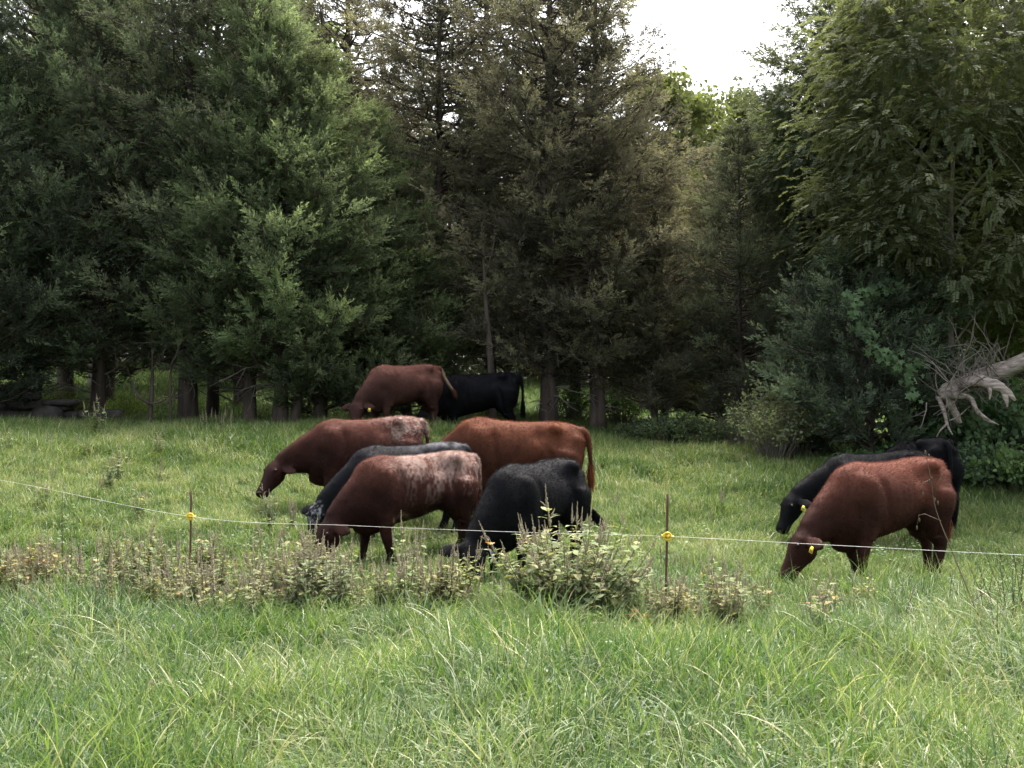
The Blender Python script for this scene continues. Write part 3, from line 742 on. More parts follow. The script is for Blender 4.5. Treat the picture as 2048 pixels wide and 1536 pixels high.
def make_leafy(seed, H_, R0, z0, nl=46, kind='frond', per=30, tr=.13, rz=1.0, off=(0, 0), size=.42):
    """broadleaf tree: forked trunk, curved limbs to many leaf masses"""
    rng = np.random.default_rng(seed); root = empty('leafy_tree', (0, 0, 0)); tb = MB()
    zt = np.linspace(-.3, H_ * .8, 12); cen = np.c_[off[0] * (zt / H_) + np.cumsum(rng.normal(0, .05, 12)), off[1] * (zt / H_) + np.cumsum(rng.normal(0, .05, 12)), zt]
    tb.tube(cen, tr * np.linspace(1.15, .22, 12), 8)
    P, D, S, A = [], [], [], []; main = []
    for i in range(10):
        z0_ = z0 * .8 + (H_ * .7 - z0 * .8) * (i + .3) / 10; az = i * 2.4 + rng.normal(0, .3); a0 = np.array([np.interp(z0_, zt, cen[:, k]) for k in range(3)])
        Lm = R0 * rng.uniform(.5, .8); mp_ = resample([a0, a0 + (math.cos(az) * Lm * .45, math.sin(az) * Lm * .45, Lm * .55), a0 + (math.cos(az) * Lm, math.sin(az) * Lm, Lm * 1.15)], 6)
        tb.tube(mp_, np.linspace(tr * .38, tr * .12, len(mp_)), 5, cap=False); main.append(mp_[3:])
    main = np.vstack(main)
    for i in range(nl):
        u = rng.normal(0, 1, 3); u /= np.linalg.norm(u); r = rng.uniform(.45, 1.0) ** .6
        c = np.array((off[0] * .8, off[1] * .8, (H_ + z0) / 2)) + u * r * np.array((R0, R0, (H_ - z0) / 2 * rz))
        s0 = main[np.argmin(((main - c + (0, 0, .35)) ** 2).sum(1) + rng.uniform(0, .3, len(main)))]
        mid = s0 * .5 + c * .5 + np.array((0, 0, .12)) + rng.normal(0, .1, 3); lp = resample([s0, mid, c], 4)
        tb.tube(lp, np.linspace(.016, .005, len(lp)), 4, cap=False)
        n = int(per * rng.uniform(.6, 1.4)); rad = rng.uniform(.45, .8)
        q = c + rng.normal(0, .45, (n, 3)) * rad * np.array((1.15, 1.15, .65)); dv = unit(q - c) + np.array((0, 0, -.25)) + (c - np.array((0, 0, c[2]))) * .12
        P.append(q); D.append(dv); S.append(rng.uniform(.7, 1.25, n) * size); A.append(rng.normal(.42, .10) + rng.normal(0, .07, n) + np.clip(unit(q - c)[:, 2], -1, 1) * .08)
    P, D, S, A = np.vstack(P), np.vstack(D), np.concatenate(S), np.concatenate(A); cb = MB()
    if kind == 'frond':
        wh = rng.integers(0, 3, len(P)); z = unit(D * (1, 1, .6) + rng.normal(0, .25, D.shape)); Xv = unit(np.cross(z, (0, 0, 1.)) + 1e-6); Yv = np.cross(z, Xv); Yv[Yv[:, 2] < 0] *= -1; Xv = np.cross(Yv, z)
        Rm = np.stack([Xv, Yv, z], -1)
        for k in range(3):
            m_ = wh == k; scatter(cb, FRONDS[k][0], FRONDS[k][1], None, P[m_], Rm[m_], S[m_], A[m_], FRONDS[k][2])
    else:
        n = len(P); rep_ = 5; P2 = np.repeat(P, rep_, 0) + rng.normal(0, .12, (n * rep_, 3)); D2 = rng.normal(0, .8, P2.shape) + np.array((0, 0, -.3))
        scatter(cb, LEAF[0] * (1.35, 1, 1), LEAF[1], LEAF[2], P2, frames(D2, rng), np.repeat(S, rep_) * .34, np.repeat(A, rep_) + rng.normal(0, .05, n * rep_))
    tb.build('trunk', M['graybark'], root, smooth=True); cb.build('crown', M['leaf'], root)
    return root

def put(src, first, u, d, rz, sc_, label, hue=(1, 1, 1), group=None, cat='tree', zs=None, name=None):
    """stand a tree on the ground; the first use moves the source itself"""
    p = onground(u, d); scl = (sc_, sc_, sc_ * (zs or 1))
    if first: t = src; t.location = p; t.rotation_euler = (0, 0, rz); t.scale = scl; tag(t, label, cat, group)
    else: t = copy_tree(src, p, rz, scl, label, cat, group)
    for ch in t.children:
        if ch.name.startswith(('crown', 'foliage', 'leaves')): ch.color = (*hue, 1)
    if name: t.name = name
    return t

def build_trees():
    A = make_cedar(21, 12.5, 2.9, 1.0, nb=260, shape='cone', dense=1.25, droop=.12, tr=.135)            # big pyramidal
    B = make_cedar(22, 13.5, 2.3, 1.4, nb=235, droop=.15, shape='column', dense=1.25, dead=26, tr=.125)
    C_ = make_cedar(23, 9.0, 2.4, .25, nb=230, droop=.1, shape='cone', dense=1.55, tr=.13, dead=6)
    T_ = make_cedar(27, 9.0, 2.4, 1.0, nb=210, droop=.1, shape='cone', dense=1.5, twin=True, tr=.13)
    D_ = make_cedar(24, 13.0, 2.7, 1.3, nb=240, shape='round', dense=1.2, dead=24, tr=.175, droop=.30)
    E_ = make_cedar(25, 3.6, 1.5, .1, nb=130, shape='round', dense=1.3, dead=0, tr=.06)
    g = (.98, 1.1, .98); gb = (1.35, 1.5, 1.1); dk = (1.0, 1.02, .95); br = (1.3, 1.12, 1.1); ol = (1.2, 1.12, .9)
    G1 = 'cedars along the left tree line'; G2 = 'cedars in the middle of the tree line'; G3 = 'cedars on the right of the pasture'
    put(B, True, 60, 25.5, .4, 1.0, 'tall dark green cedar at the far left edge, behind the stone wall', g, G1)
    put(C_, True, -60, 23.5, 1.2, 1.05, 'bushy green cedar filling the left edge of the photo above the stone wall', g, G1)
    put(A, True, 195, 25.0, 2.0, 1.0, 'cedar with thick dark trunk just right of the stone wall', g, G1)
    put(D_, True, 376, 24.5, .7, .98, 'dark cedar with straight bare lower trunk, left of the slimmer trunk', dk, G1)
    put(B, False, 425, 25.5, 2.2, .9, 'cedar with slim pale-barked trunk between the dark cedar and the twin-trunked one', g, G1)
    put(A, False, 500, 23.6, 4.0, .83, 'bright-tipped conical cedar whose pointed top stands highest of the left slope', (1.2, 1.35, 1.05), G1)
    put(T_, True, 560, 23.4, 0.0, .98, 'twin-trunked cedar left of the cattle', (1.2, 1.35, 1.05), G1)
    put(C_, False, 640, 23.8, 2.6, .92, 'light green cedar stepping down the slope right of the twin-trunked one', gb, G1)
    put(C_, False, 735, 24.6, 1.1, .80, 'light green cedar directly behind the tail-swishing cow', gb, G1)
    put(C_, False, 815, 25.2, 5.1, .68, 'lowest bright green cedar at the right end of the left slope', gb, G1)
    put(D_, False, 690, 31, 3.1, 1.12, 'tall open cedar with bare dark trunk and limbs against the sky', br, G2)
    put(B, False, 215, 34, 1.4, 1.25, 'tall green cedar rising behind the left slope at the top left', g, G1)
    put(D_, False, 130, 32, 5.4, 1.1, 'old cedar behind the stone wall, its crown in the top left corner', ol, G1)
    put(B, False, 480, 33, 3.4, 1.15, 'tall cedar whose grey-green top shows behind the bright pointed cedar', g, G1)
    put(B, False, 880, 27.0, 5.0, .98, 'narrow dark cedar left of the stripped dead trunk', br, G2)
    put(B, False, 985, 28.5, 3.6, 1.05, 'tall brown-grey cedar behind the stripped dead trunk', br, G2)
    put(D_, False, 1098, 24.6, 1.7, .94, 'broad old cedar on the thick straight trunk right of the farthest black cow', br, G2)
    put(D_, False, 1195, 24.8, 4.1, .84, 'old cedar with the split, leaning trunk next to the thick straight one', br, G2)
    put(A, False, 1150, 29.0, .9, .95, 'dark cedar rising behind the two old trunks, left of the sky gap', br, G2)
    put(A, False, 1330, 29.0, 2.9, .60, 'lower olive cedar under the sky gap', ol, G2)
    put(C_, False, 1440, 27.5, .5, .80, 'short brown-green cedar right of the sky gap, behind the bushes', br, G3)
    put(A, False, 1310, 24.8, 5.5, .52, 'drooping brownish cedar closing the hollow right of the split trunk', br, G2)
    put(A, False, 1575, 26.5, 5.9, .70, 'dark cedar sloping up to the right of the sky gap', dk, G3)
    put(D_, False, 1695, 24.5, 2.4, .95, 'tall dark cedar right of the sky gap, behind the vine-hung one', dk, G3)
    put(A, False, 1480, 23.8, 3.3, .56, 'low dark cedar with limbs to the grass, left of the pale bushes', dk, G3)
    put(B, False, 1800, 24.5, .2, .95, 'dark cedar behind the light-leaved tree at right', dk, G3)
    put(E_, True, 1735, 19.6, .3, 1.05, 'small dense dark cedar with a green vine over it, beside the dead tree', (.85, 1.0, .95), G3)
    Lf = make_leafy(31, 9.5, 2.4, 2.4, nl=120, kind='frond', per=112, tr=.07, off=(-.4, -.3), size=.215); Lf.name = 'walnut_tree'
    Lb = make_leafy(32, 11.5, 2.9, 2.0, nl=110, kind='leaf', per=46, tr=.13, size=.5); Lb.name = 'maple_tree'
    G4 = 'broadleaf trees at the right edge'
    put(Lf, True, 1905, 19.8, .2, 1.0, 'light green tree with feathery compound leaves on a thin grey trunk', (1.35, 1.2, 1.2), G4)
    put(Lb, True, 2010, 24.0, .4, 1.0, 'tall broadleaf tree filling the top right corner', (1.25, 1.12, 1.1), G4)
    put(Lf, False, 2075, 21.0, 2.4, .85, 'feathery-leaved tree cut by the right edge above the fallen trunk', (1.3, 1.25, .7), G4)
    put(Lf, False, 1790, 23.0, 4.4, 1.02, 'feathery-leaved tree reaching over the dark cedars, left of the thin grey trunk', (1.15, 1.12, 1.2), G4)
    G5 = 'broadleaf trees behind the cedars'
    put(Lb, False, 1345, 40, 1.4, 1.06, 'sunlit yellow-green tree low in the sky gap', (1.35, 1.25, .85), G5)
    put(Lb, False, 1440, 46, 3.0, 1.12, 'hazy far tree at the bottom of the sky gap', (1.3, 1.2, .8), G5)
    put(Lb, False, 180, 38, 5.0, 1.25, 'yellowing broadleaf tree high at the left, behind the cedars', (1.5, 1.4, .7), G5)
    put(Lb, False, 560, 42, 2.0, 1.3, 'pale green tree behind the cedars below the top left sky', (1.2, 1.2, .9), G5)
    # far wood: one mass of foliage behind the tree line
    rng = np.random.default_rng(77); n = 20000
    x = rng.uniform(-38, 38, n); y = rng.uniform(46, 60, n); top = 9 + 3.5 * fbm(np.c_[x, y], .16, 3) * 1.6 - 3.5 * np.exp(-((x / np.maximum(y, 1) - .17) / .055) ** 2)
    gr = H(x, y); lo = np.where(x < 0, .3, .0); z = gr + lo + (top - lo) * rng.uniform(0, 1, n) ** 1.15
    fb = MB(); plumes(fb, rng, np.c_[x, y, z], rng.normal(0, .6, (n, 3)) + (0, -.3, .6), rng.uniform(1.2, 2.2, n), np.clip(fbm(np.c_[x, y, z], .5, 8), 0, 1) * .9)
    wd = fb.build('woodland', M['cedar']); wd.color = (.95, .95, .8, 1); tag(wd, 'dense far woodland closing the view behind the tree line', 'woodland', kind='stuff')
build_trees()

# ------------------------------------------------------------------ fence, wall, dead tree
def insulator(parent, z):
    b = MB(); th = np.linspace(0, 2 * PI, 25)
    b.tube([(0, 0, z - .028), (0, 0, z + .028)], .019, 10)
    b.tube(np.c_[.030 * np.cos(th), np.full(25, -.030), z + .030 * np.sin(th)], .0095, 6)
    for a in (0, PI / 2, PI, 1.5 * PI): b.tube([(.014 * math.cos(a), -.018, z + .014 * math.sin(a)), (.034 * math.cos(a), -.038, z + .034 * math.sin(a))], .009, 6)
    b.tube([(-.045, .0, z + .004), (-.018, -.012, z)], .012, 6); b.tube([(.018, -.012, z), (.052, -.004, z - .004)], .012, 6)
    b.tube([(0, -.012, z), (0, -.052, z)], .011, 8)
    b.build('insulator', M['yellow'], parent, smooth=True)

def build_fence():
    pts = [(-700, 868, 18.5), (-350, 905, 15.6), (0, 960, 13.2), (380, 1033, 11.0), (700, 1051, 10.25), (1000, 1063, 9.6), (1335, 1073, 8.9), (1620, 1088, 8.65), (1905, 1103, 8.4), (2400, 1128, 8.0)]
    P = [pix(*q) for q in pts]
    w_ = MB(); w_.tube(resample(P, 12),   .0017, 5, cap=False)
    tag(w_.build('fence_wire', M['wire'], smooth=True), 'thin white electric fence wire sagging between the rusty posts', 'wire')
    for k, (u, top, tilt, lb) in {3: (380, 982, .0, 'thin rusty steel fence post with yellow insulator at left'), 6: (1335, 988, .022, 'thin rusty steel fence post with yellow insulator, right of the big weed clump')}.items():
        q = P[k]; gz = h1(q[0], q[1]); r = empty('fence_post', (q[0], q[1] + .03, gz)); tag(r, lb, 'fence post', 'steel posts of the electric fence')
        tz = pix(u, top, q[1])[2] - gz; b = MB(); zz = np.linspace(-.1, tz, 14)
        b.tube(np.c_[tilt * (zz - (q[2] - gz)), np.zeros(14), zz], .0105, 8); b.build('rod', M['rust'], r, smooth=True)
        insulator(r, q[2] - gz)

def rough_tube(b, rng, pts, rad, sides=10, k=5, amp=.18):
    P = resample(pts, k); r = np.interp(np.linspace(0, 1, len(P)), np.linspace(0, 1, len(rad)), rad)
    i0 = len(b.v); b.tube(P, r, sides); V = b.v[i0]; ctr = np.repeat(P, sides, 0); m_ = len(ctr)
    d = V[:m_] - ctr; V[:m_] = ctr + d * (1 + amp * (fbm(V[:m_] * (1, 1, 1), 14, 3)[:, None] - .5) * 2 + amp * .8 * np.tile(rng.normal(0, .6, sides), len(P))[:, None])

def build_dead_tree():
    rng = np.random.default_rng(8); root = empty('fallen_tree', onground(1905, 18.2)); o = np.array(root.location)
    tag(root, 'fallen dead tree with pale weathered trunk and broken root stubs at the right edge', 'dead tree')
    Pp = lambda L: [pix(*q) - o for q in L]
    b = MB(); rough_tube(b, rng, Pp([(2330, 600, 17.2), (2180, 658, 17.6), (2048, 722, 18.0), (1960, 755, 18.2), (1900, 782, 18.3), (1878, 792, 18.35)]), [.09, .11, .13, .15, .17, .10], 14, 7)
    b.build('trunk', M['dead'], root, smooth=True)
    for L, r in [([(1925, 772, 18.1), (1955, 764, 17.85), (1988, 772, 17.7), (2012, 784, 17.65), (2030, 802, 17.6)], [.10, .115, .11, .075, .03]), ([(2005, 780, 17.65), (2012, 800, 17.6), (2014, 815, 17.6)], [.06, .035, .012]),
                 ([(1905, 792, 18.1), (1938, 794, 17.9), (1952, 818, 17.75), (1972, 838, 17.65), (1998, 850, 17.6)], [.07, .062, .05, .04, .012]), ([(1978, 770, 17.7), (1981, 784, 17.62), (1979, 800, 17.6)], [.035, .028, .012]),
                 ([(1892, 795, 18.3), (1903, 815, 18.25), (1918, 848, 18.2)], [.09, .08, .06]), ([(1875, 795, 18.3), (1888, 825, 18.1), (1894, 850, 18.05), (1905, 870, 18.0)], [.05, .035, .028, .012]),
                 ([(1894, 848, 18.05), (1880, 862, 18.0), (1872, 876, 18.0)], [.022, .014, .006]), ([(1898, 842, 18.05), (1918, 832, 18.0), (1940, 812, 17.9)], [.018, .012, .006])]:
        b = MB(); rough_tube(b, rng, Pp(L), [x * .8 for x in r], 11, 4, .4); b.build('root_stub', M['dead'], root, smooth=True)
    b = MB()
    for i in range(64):
        t = rng.uniform(0, 1); p = pix(1870 + 150 * t + rng.normal(0, 12), 790 - 45 * t + rng.normal(0, 12), 18.2 + rng.normal(0, .3)) - o
        up = rng.uniform() < .72; L = rng.uniform(.35, 1.15) * (1 if up else .7); d = np.array((rng.normal(-.1, .55), rng.normal(0, .3), 1.0 if up else -.8)); P = [p]
        for k in range(6): d = unit(d + rng.normal(0, .22, 3)); P.append(P[-1] + d * L / 6)
        b.tube(P, np.linspace(.013, .004, 7), 4, cap=False)
        for q in range(2):
            k = rng.integers(2, 6); d2 = unit(d + rng.normal(0, .6, 3)); b.tube([P[k], P[k] + d2 * .12, P[k] + d2 * .24 + rng.normal(0, .03, 3)], [.007, .005, .003], 3, cap=False)
    b.build('twigs', M['graybark'], root)

def build_wall():
    rng = np.random.default_rng(14); root = onground(90, 24.2); V0 = MB()
    def stone(c, r, seed):
        cc, ss = sring(14, 2.9); rings = []
        for ph in np.linspace(-PI / 2 + .2, PI / 2 - .2, 8):
            k = np.sign(math.cos(ph)) * abs(math.cos(ph)) ** .6; rings.append(np.c_[cc * r[0] * k, ss * r[1] * k, np.full(14, r[2] * np.sign(math.sin(ph)) * abs(math.sin(ph)) ** .7)])
        R = [q * (1 + .22 * (fbm(q + seed * 7, 2.5 / max(r), seed)[:, None] - .5) * 2) + c for q in rings]; loft(V0, R)
    xs = np.arange(-2.6, 2.9, .42)
    for row in range(4):
        for i, x in enumerate(xs):
            u = 1024 + (root[0] + x) / 24.2 * F
            hmax = (.88 if u < 75 else .62 if u < 150 else .42 if u < 205 else .18)
            z = .10 + row * .21
            if z > hmax: continue
            stone(np.array((x + rng.normal(0, .05) + .2 * (row % 2), rng.normal(0, .07), z)), (rng.uniform(.20, .33), rng.uniform(.18, .26), rng.uniform(.09, .15)), row * 40 + i)
    stone(np.array((-.55, -.05, .90)), (.48, .26, .09), 99); stone(np.array((.35, -.12, .58)), (.42, .24, .08), 98); stone(np.array((.15, -.25, .28)), (.34, .2, .22), 97)
    o_ = V0.build('stone_wall', M['stone'], smooth=False, attr=None); o_.location = (root[0], root[1], h1(root[0], root[1]) - .02)
    tag(o_, 'dark dry-stacked field stone wall under the cedars at far left', 'stone wall')

# ------------------------------------------------------------------ weeds and shrubs
def make_weed(seed, h, nstem, spread, leafL=.085, spikes=True, name='spiked_weed', side=1):
    rng = np.random.default_rng(seed); root = empty(name, (0, 0, 0)); sb, lb, kb = MB(), MB(), MB()
    LP, LR, LS, LA = [], [], [], []; sp_pts, sp_sz = [], []
    def spike(p, d, L):
        n = int(L / .0032); t = np.linspace(0, 1, n); q = p + d * (L * t)[:, None] + np.array((0, 0, -.0)) ; r = .0085 * (1 - .65 * t)
        q = q + unit(np.cross(d, rng.normal(0, 1, (n, 3)))) * (r * .7)[:, None]
        sp_pts.append(q); sp_sz.append(r * rng.uniform(.8, 1.3, n))
    for i in range(nstem):
        az = rng.uniform(0, 2 * PI); rr = spread * math.sqrt(rng.uniform(0, 1)); hh = h * rng.uniform(.62, 1.0) * (1 - .25 * rr / max(spread, .01) * rng.uniform(0, 1))
        b0 = np.array((math.cos(az), math.sin(az), 0)) * rr * .35; hh = hh * rng.choice([1, 1, .85, .65]); tip = np.array((math.cos(az) * rr * 1.15, math.sin(az) * rr * 1.15, hh)) + rng.normal(0, .03, 3)
        P = resample([b0 + (0, 0, -.03), b0 * .8 + tip * .2 + (0, 0, hh * .14), b0 * .25 + tip * .75, tip], 6)
        sb.tube(P, np.linspace(.0048, .0018, len(P)), 5, cap=False)
        cum = np.r_[0, np.cumsum(np.linalg.norm(np.diff(P, axis=0), axis=1))]; tot = cum[-1]; a0 = rng.uniform(0, PI)
        nn = int(tot / .06)
        for k in range(1, nn):
            sL = tot * k / nn; f = sL / tot
            if f < .12: continue
            p = np.array([np.interp(sL, cum, P[:, c]) for c in range(3)])
            brL = 0
            if side and .3 < f < .93 and rng.uniform() < .5:      # short side branch ending in a spike
                bd = unit(np.array((math.cos(a0 + k * PI / 2), math.sin(a0 + k * PI / 2), 1.0)) + rng.normal(0, .15, 3)); brL = rng.uniform(.06, .15) * (1.2 - f)* 1.5
                sb.tube([p, p + bd * brL * .5, p + bd * brL + (0, 0, .01)], [.0022, .0018, .0012], 4, cap=False)
                if spikes: spike(p + bd * brL, unit(bd + (0, 0, .8)), rng.uniform(.03, .075))
            for sg in (0, PI):
                if rng.uniform() < .10: continue
                aa = a0 + k * PI / 2 + sg + rng.normal(0, .2); dz = rng.uniform(-.15, .65)
                z = unit(np.array((math.cos(aa), math.sin(aa), dz))); Xv = unit(np.cross(z, (0, 0, 1.))); Yv = np.cross(Xv, z) * -1
                Yv = Yv if Yv[2] > 0 else -Yv; Xv = np.cross(Yv, z)
                sz = leafL * (1.12 - .5 * f) * rng.uniform(.75, 1.2) * (1 if f > .25 else .8)
                for bp, ss in ((p, 1),) + (((p + bd * brL * .7, .55),) if brL else ()):
                    LP.append(bp + z * .012); LR.append(np.stack([Xv, Yv, z], -1)); LS.append(sz * ss)
                    LA.append(np.clip(.30 + .28 * f + rng.normal(0, .13) + (.30 if rng.uniform() < .03 else 0), 0, 1))
        if spikes:
            d = unit(P[-1] - P[-3] + (0, 0, .02)); spike(P[-1], d, rng.uniform(.09, .17))
            for q in range(rng.integers(1, 4)):
                spike(P[-1] - d * rng.uniform(.01, .05), unit(d + rng.normal(0, .38, 3)), rng.uniform(.035, .08))
    sb.build('stems', M['stem'], root)
    scatter(lb, LEAF[0], LEAF[1], LEAF[2], np.array(LP), np.array(LR), np.array(LS), np.array(LA)); lb.build('leaves', M['weed'], root)
    if spikes:
        q = np.vstack(sp_pts); z = np.concatenate(sp_sz); n = len(q)
        TV = np.array([(0, 0, 1), (1, 0, 0), (-.5, .87, 0), (-.5, -.87, 0), (0, 0, -1.)]); TT = np.array([(0, 1, 2), (0, 2, 3), (0, 3, 1), (4, 2, 1), (4, 3, 2), (4, 1, 3)])
        scatter(kb, TV, None, TT, q, frames(rng.normal(0, 1, (n, 3)), rng), z * .85, rng.uniform(.2, .9, n)); tag(kb.build('flower_spikes', M['spike'], root), kind='stuff')
    return root

def make_shrub(seed, h, rad, n=60, leafL=.06, name='shrub', mat='leaf', base=.0):
    rng = np.random.default_rng(seed); root = empty(name, (0, 0, 0)); sb, lb = MB(), MB(); LP, LD, LS, LA = [], [], [], []
    for i in range(n):
        az = rng.uniform(0, 2 * PI); rr = rad * math.sqrt(rng.uniform(0, 1)); hh = h * rng.uniform(.45, 1) * math.sqrt(max(.1, 1 - (rr / rad) ** 2 * .75))
        b0 = np.array((math.cos(az), math.sin(az), 0)) * rr * .3; tip = np.array((math.cos(az) * rr, math.sin(az) * rr, hh))
        P = resample([b0, b0 * .5 + tip * .5 + (0, 0, .18 * hh), tip], 7); sb.tube(P, np.linspace(.010, .002, len(P)), 4, cap=False)
        k = int(26 * rng.uniform(.7, 1.3)); f = rng.uniform(.25, 1, k) ** .7; q = np.array([np.interp(f, np.linspace(0, 1, len(P)), P[:, c]) for c in range(3)]).T + rng.normal(0, .07 * h, (k, 3)) * (1, 1, .6)
        LP.append(q); LD.append(rng.normal(0, .7, (k, 3)) + unit(tip) * .5 + (0, 0, -.1)); LS.append(leafL * rng.uniform(.6, 1.3, k)); LA.append(rng.normal(.45, .1) + rng.normal(0, .09, k))
    LP = np.vstack(LP); LP[:, 2] = np.maximum(LP[:, 2], .03)
    sb.build('stems', M['graybark'], root)
    scatter(lb, LEAF[0] * (1.1, 1, 1), LEAF[1], LEAF[2], LP, frames(np.vstack(LD), rng), np.concatenate(LS), np.concatenate(LA)); lb.build('leaves', M[mat], root)
    return root

def sow_things(src, first, spots, d0, label, group, cat, hue=(1, 1, 1), s0=.8, s1=1.2, seed=1):
    rng = random.Random(seed); out = []; order = sorted(range(len(spots)), key=lambda i: spots[i][0])
    ORD = ['leftmost', 'second', 'third', 'fourth', 'fifth', 'sixth', 'seventh', 'eighth', 'ninth', 'tenth', 'eleventh', 'twelfth', 'thirteenth', 'fourteenth', 'fifteenth', 'sixteenth', 'seventeenth', 'eighteenth', 'nineteenth', 'twentieth'] + ['%dth' % q if q not in (21, 22, 23) else {21: '21st', 22: '22nd', 23: '23rd'}[q] for q in range(21, 40)]
    for i, sp in enumerate(spots):
        u, d = sp[0], sp[1]; sc_ = sp[2] if len(sp) > 2 else rng.uniform(s0, s1)
        src_ = src[i % len(src)] if isinstance(src, list) else src
        k_ = order.index(i); lb_ = label if len(spots) == 1 else label + (', leftmost one' if k_ == 0 else ', rightmost one' if k_ == len(spots) - 1 else ', %s from the left' % ORD[k_])
        p = onground(u, d); t = copy_tree(src_, p, rng.uniform(0, 6.28), sc_, lb_, cat, group)
        for ch in t.children: ch.color = (*[hue[k] * rng.uniform(.9, 1.1) for k in range(3)], 1)
        out.append(t)
    return out

def drop(o):
    for ch in list(o.children): bpy.data.objects.remove(ch)
    bpy.data.objects.remove(o)

def build_weeds():
    rng = random.Random(3)
    big = make_weed(51, 1.16, 62, .60, .14); p = onground(1138, 9.0); big.location = p; big.name = 'weed_clump'
    tag(big, 'largest broad-leaved weed clump with tall pinkish seed spikes, before the black cow', 'weed', 'spiked weeds along the fence')
    for ch in big.children: ch.color = (1.35, 1.28, 1.15, 1)
    W0 = make_weed(56, .46, 6, .22, .08)
    W1 = make_weed(52, .84, 8, .20, .13); W2 = make_weed(53, .74, 7, .18, .12); W3 = make_weed(54, .95, 5, .12, .13); W4 = make_weed(55, .50, 4, .10, .085, side=0)
    src = [W1, W2, W3]; G = 'spiked weeds along the fence'
    sow_things(src, 0, [(rng.uniform(430, 700), rng.uniform(9.3, 10.9)) for _ in range(30)], 0, 'spiked weed in the thick band left of the roan cow head', G, 'weed', (1.2, 1.12, .95), .6, 1.02, 1)
    sow_things([W3], 0, [(690, 9.7, .92), (668, 9.8, .8)], 0, 'dark-stemmed spiked weed in front of the roan cow muzzle', G, 'weed', (1, 1, 1), seed=2)
    sow_things(src, 0, [(rng.uniform(230, 440), rng.uniform(9.8, 11.6)) for _ in range(22)], 0, 'spiked weed around the foot of the left fence post', G, 'weed', (1.25, 1.12, .92), .5, .9, 3)
    sow_things(src, 0, [(rng.uniform(715, 930), rng.uniform(9.2, 10.4)) for _ in range(26)], 0, 'spiked weed in the low band before the roan cow', G, 'weed', (1.2, 1.15, .85), .42, .78, 4)
    sow_things([W3, W1], 0, [(930, 9.3, .38), (968, 9.2, .40), (1005, 9.3, .52), (895, 9.4, .42)], 0, 'short spiked weed before the head of the front black cow', G, 'weed', (1, 1, 1), seed=5)
    sow_things(src, 0, [(rng.uniform(1300, 1480), rng.uniform(8.4, 9.3)) for _ in range(20)], 0, 'pale spiked weed at the foot of the right fence post', G, 'weed', (1.25, 1.15, .95), .5, .85, 6)
    sow_things([W2, W1], 0, [(1215, 9.2, .75), (1255, 9.3, .7), (1235, 9.6, .85), (1270, 9.0, .55)], 0, 'spiked weed between the big clump and the right fence post', G, 'weed', (1.05, 1.1, .85), seed=7)
    sow_things([W4, W2], 0, [(1500, 10.3), (1530, 9.4), (1640, 9.9), (1660, 9.2), (1690, 9.7), (1725, 9.9), (1570, 9.0), (1615, 8.3, .9), (1440, 10.6)], 0, 'small pale weed in front of the bright red-brown cow', 'small weeds in the near grass', 'weed', (1.6, 1.3, 1.15), .6, .95, 8)
    sow_things([W4, W2], 0, [(rng.uniform(10, 350), rng.uniform(14.0, 18.0)) for _ in range(14)], 0, 'small pale-leaved weed on the left grassy slope', 'small weeds on the left slope', 'weed', (1.5, 1.5, 1.35), .5, .8, 9)
    sow_things([W2, W1], 0, [(195, 19.6, 1.15)], 0, 'lone broad-leaved weed on the crest in front of the stone wall', 'small weeds on the left slope', 'weed', (1.1, 1.3, 1.1), seed=10)
    sow_things([W4], 0, [(415, 21.3, 1.2), (435, 21.2, 1.1), (452, 21.4, 1.2)], 0, 'pale-topped weed on the crest below the slim cedar trunk', 'small weeds on the left slope', 'weed', (1.5, 1.5, 1.4), seed=11)
    sow_things(src, 0, [(rng.uniform(0, 260), rng.uniform(10.2, 11.8)) for _ in range(22)], 0, 'tan spiked weed left of the left fence post', G, 'weed', (1.25, 1.1, .9), .4, .75, 31)
    sow_things([W4, W2], 0, [(rng.uniform(0, 120), rng.uniform(10.2, 11.3)) for _ in range(9)], 0, 'brownish dying weed at the left edge below the wire', 'small weeds in the near grass', 'weed', (1.9, 1.15, .9), .7, 1.05, 12)
    sow_things([W4, W2], 0, [(rng.uniform(520, 600), 14.0) for _ in range(3)], 0, 'small weed by the muzzle of the leftmost cow', 'small weeds on the left slope', 'weed', (.8, .9, .9), seed=13)
    sow_things([W4], 0, [(rng.uniform(1180, 1480), rng.uniform(11.5, 17)) for _ in range(8)], 0, 'low leafy weed in the open grass between the cattle', 'small weeds in the near grass', 'weed', (.9, 1.2, .9), .5, .9, 14)
    sow_things([W0], 0, [(rng.uniform(60, 960), rng.uniform(9.2, 11.2)) for _ in range(22)], 0, 'low scraggly tan weed filling the band under the wire', G, 'weed', (1.2, 1.05, .9), .7, 1.3, 41)
    for q in (W0, W1, W2, W3, W4): drop(q)
    # bushy weeds at the right edge
    B1 = make_weed(61, .72, 16, .30, .045, spikes=False, name='bushy_weed')
    sow_things([B1], 0, [(2010, 8.6, 1.0), (1950, 9.3, .8), (2045, 9.6, 1.1), (2075, 8.2, 1.0), (1985, 7.9, .7), (1935, 8.4, .6)], 0, 'bushy small-leaved weed near the leaning dry stalk', 'bushy weeds at the right edge', 'weed', (.95, 1.1, .85), seed=15); drop(B1)
    # brown dock
    dk_ = make_weed(62, .34, 4, .07, .12, spikes=False, name='dock_plant', side=0); dk_.location = onground(1262, 8.75)
    tag(dk_, 'reddish brown dock with withered leaves between the big clump and the right post', 'weed')
    for ch in dk_.children: ch.color = (1.9, .62, .5, 1)
    # twiggy weed
    rg = np.random.default_rng(5); b = MB()
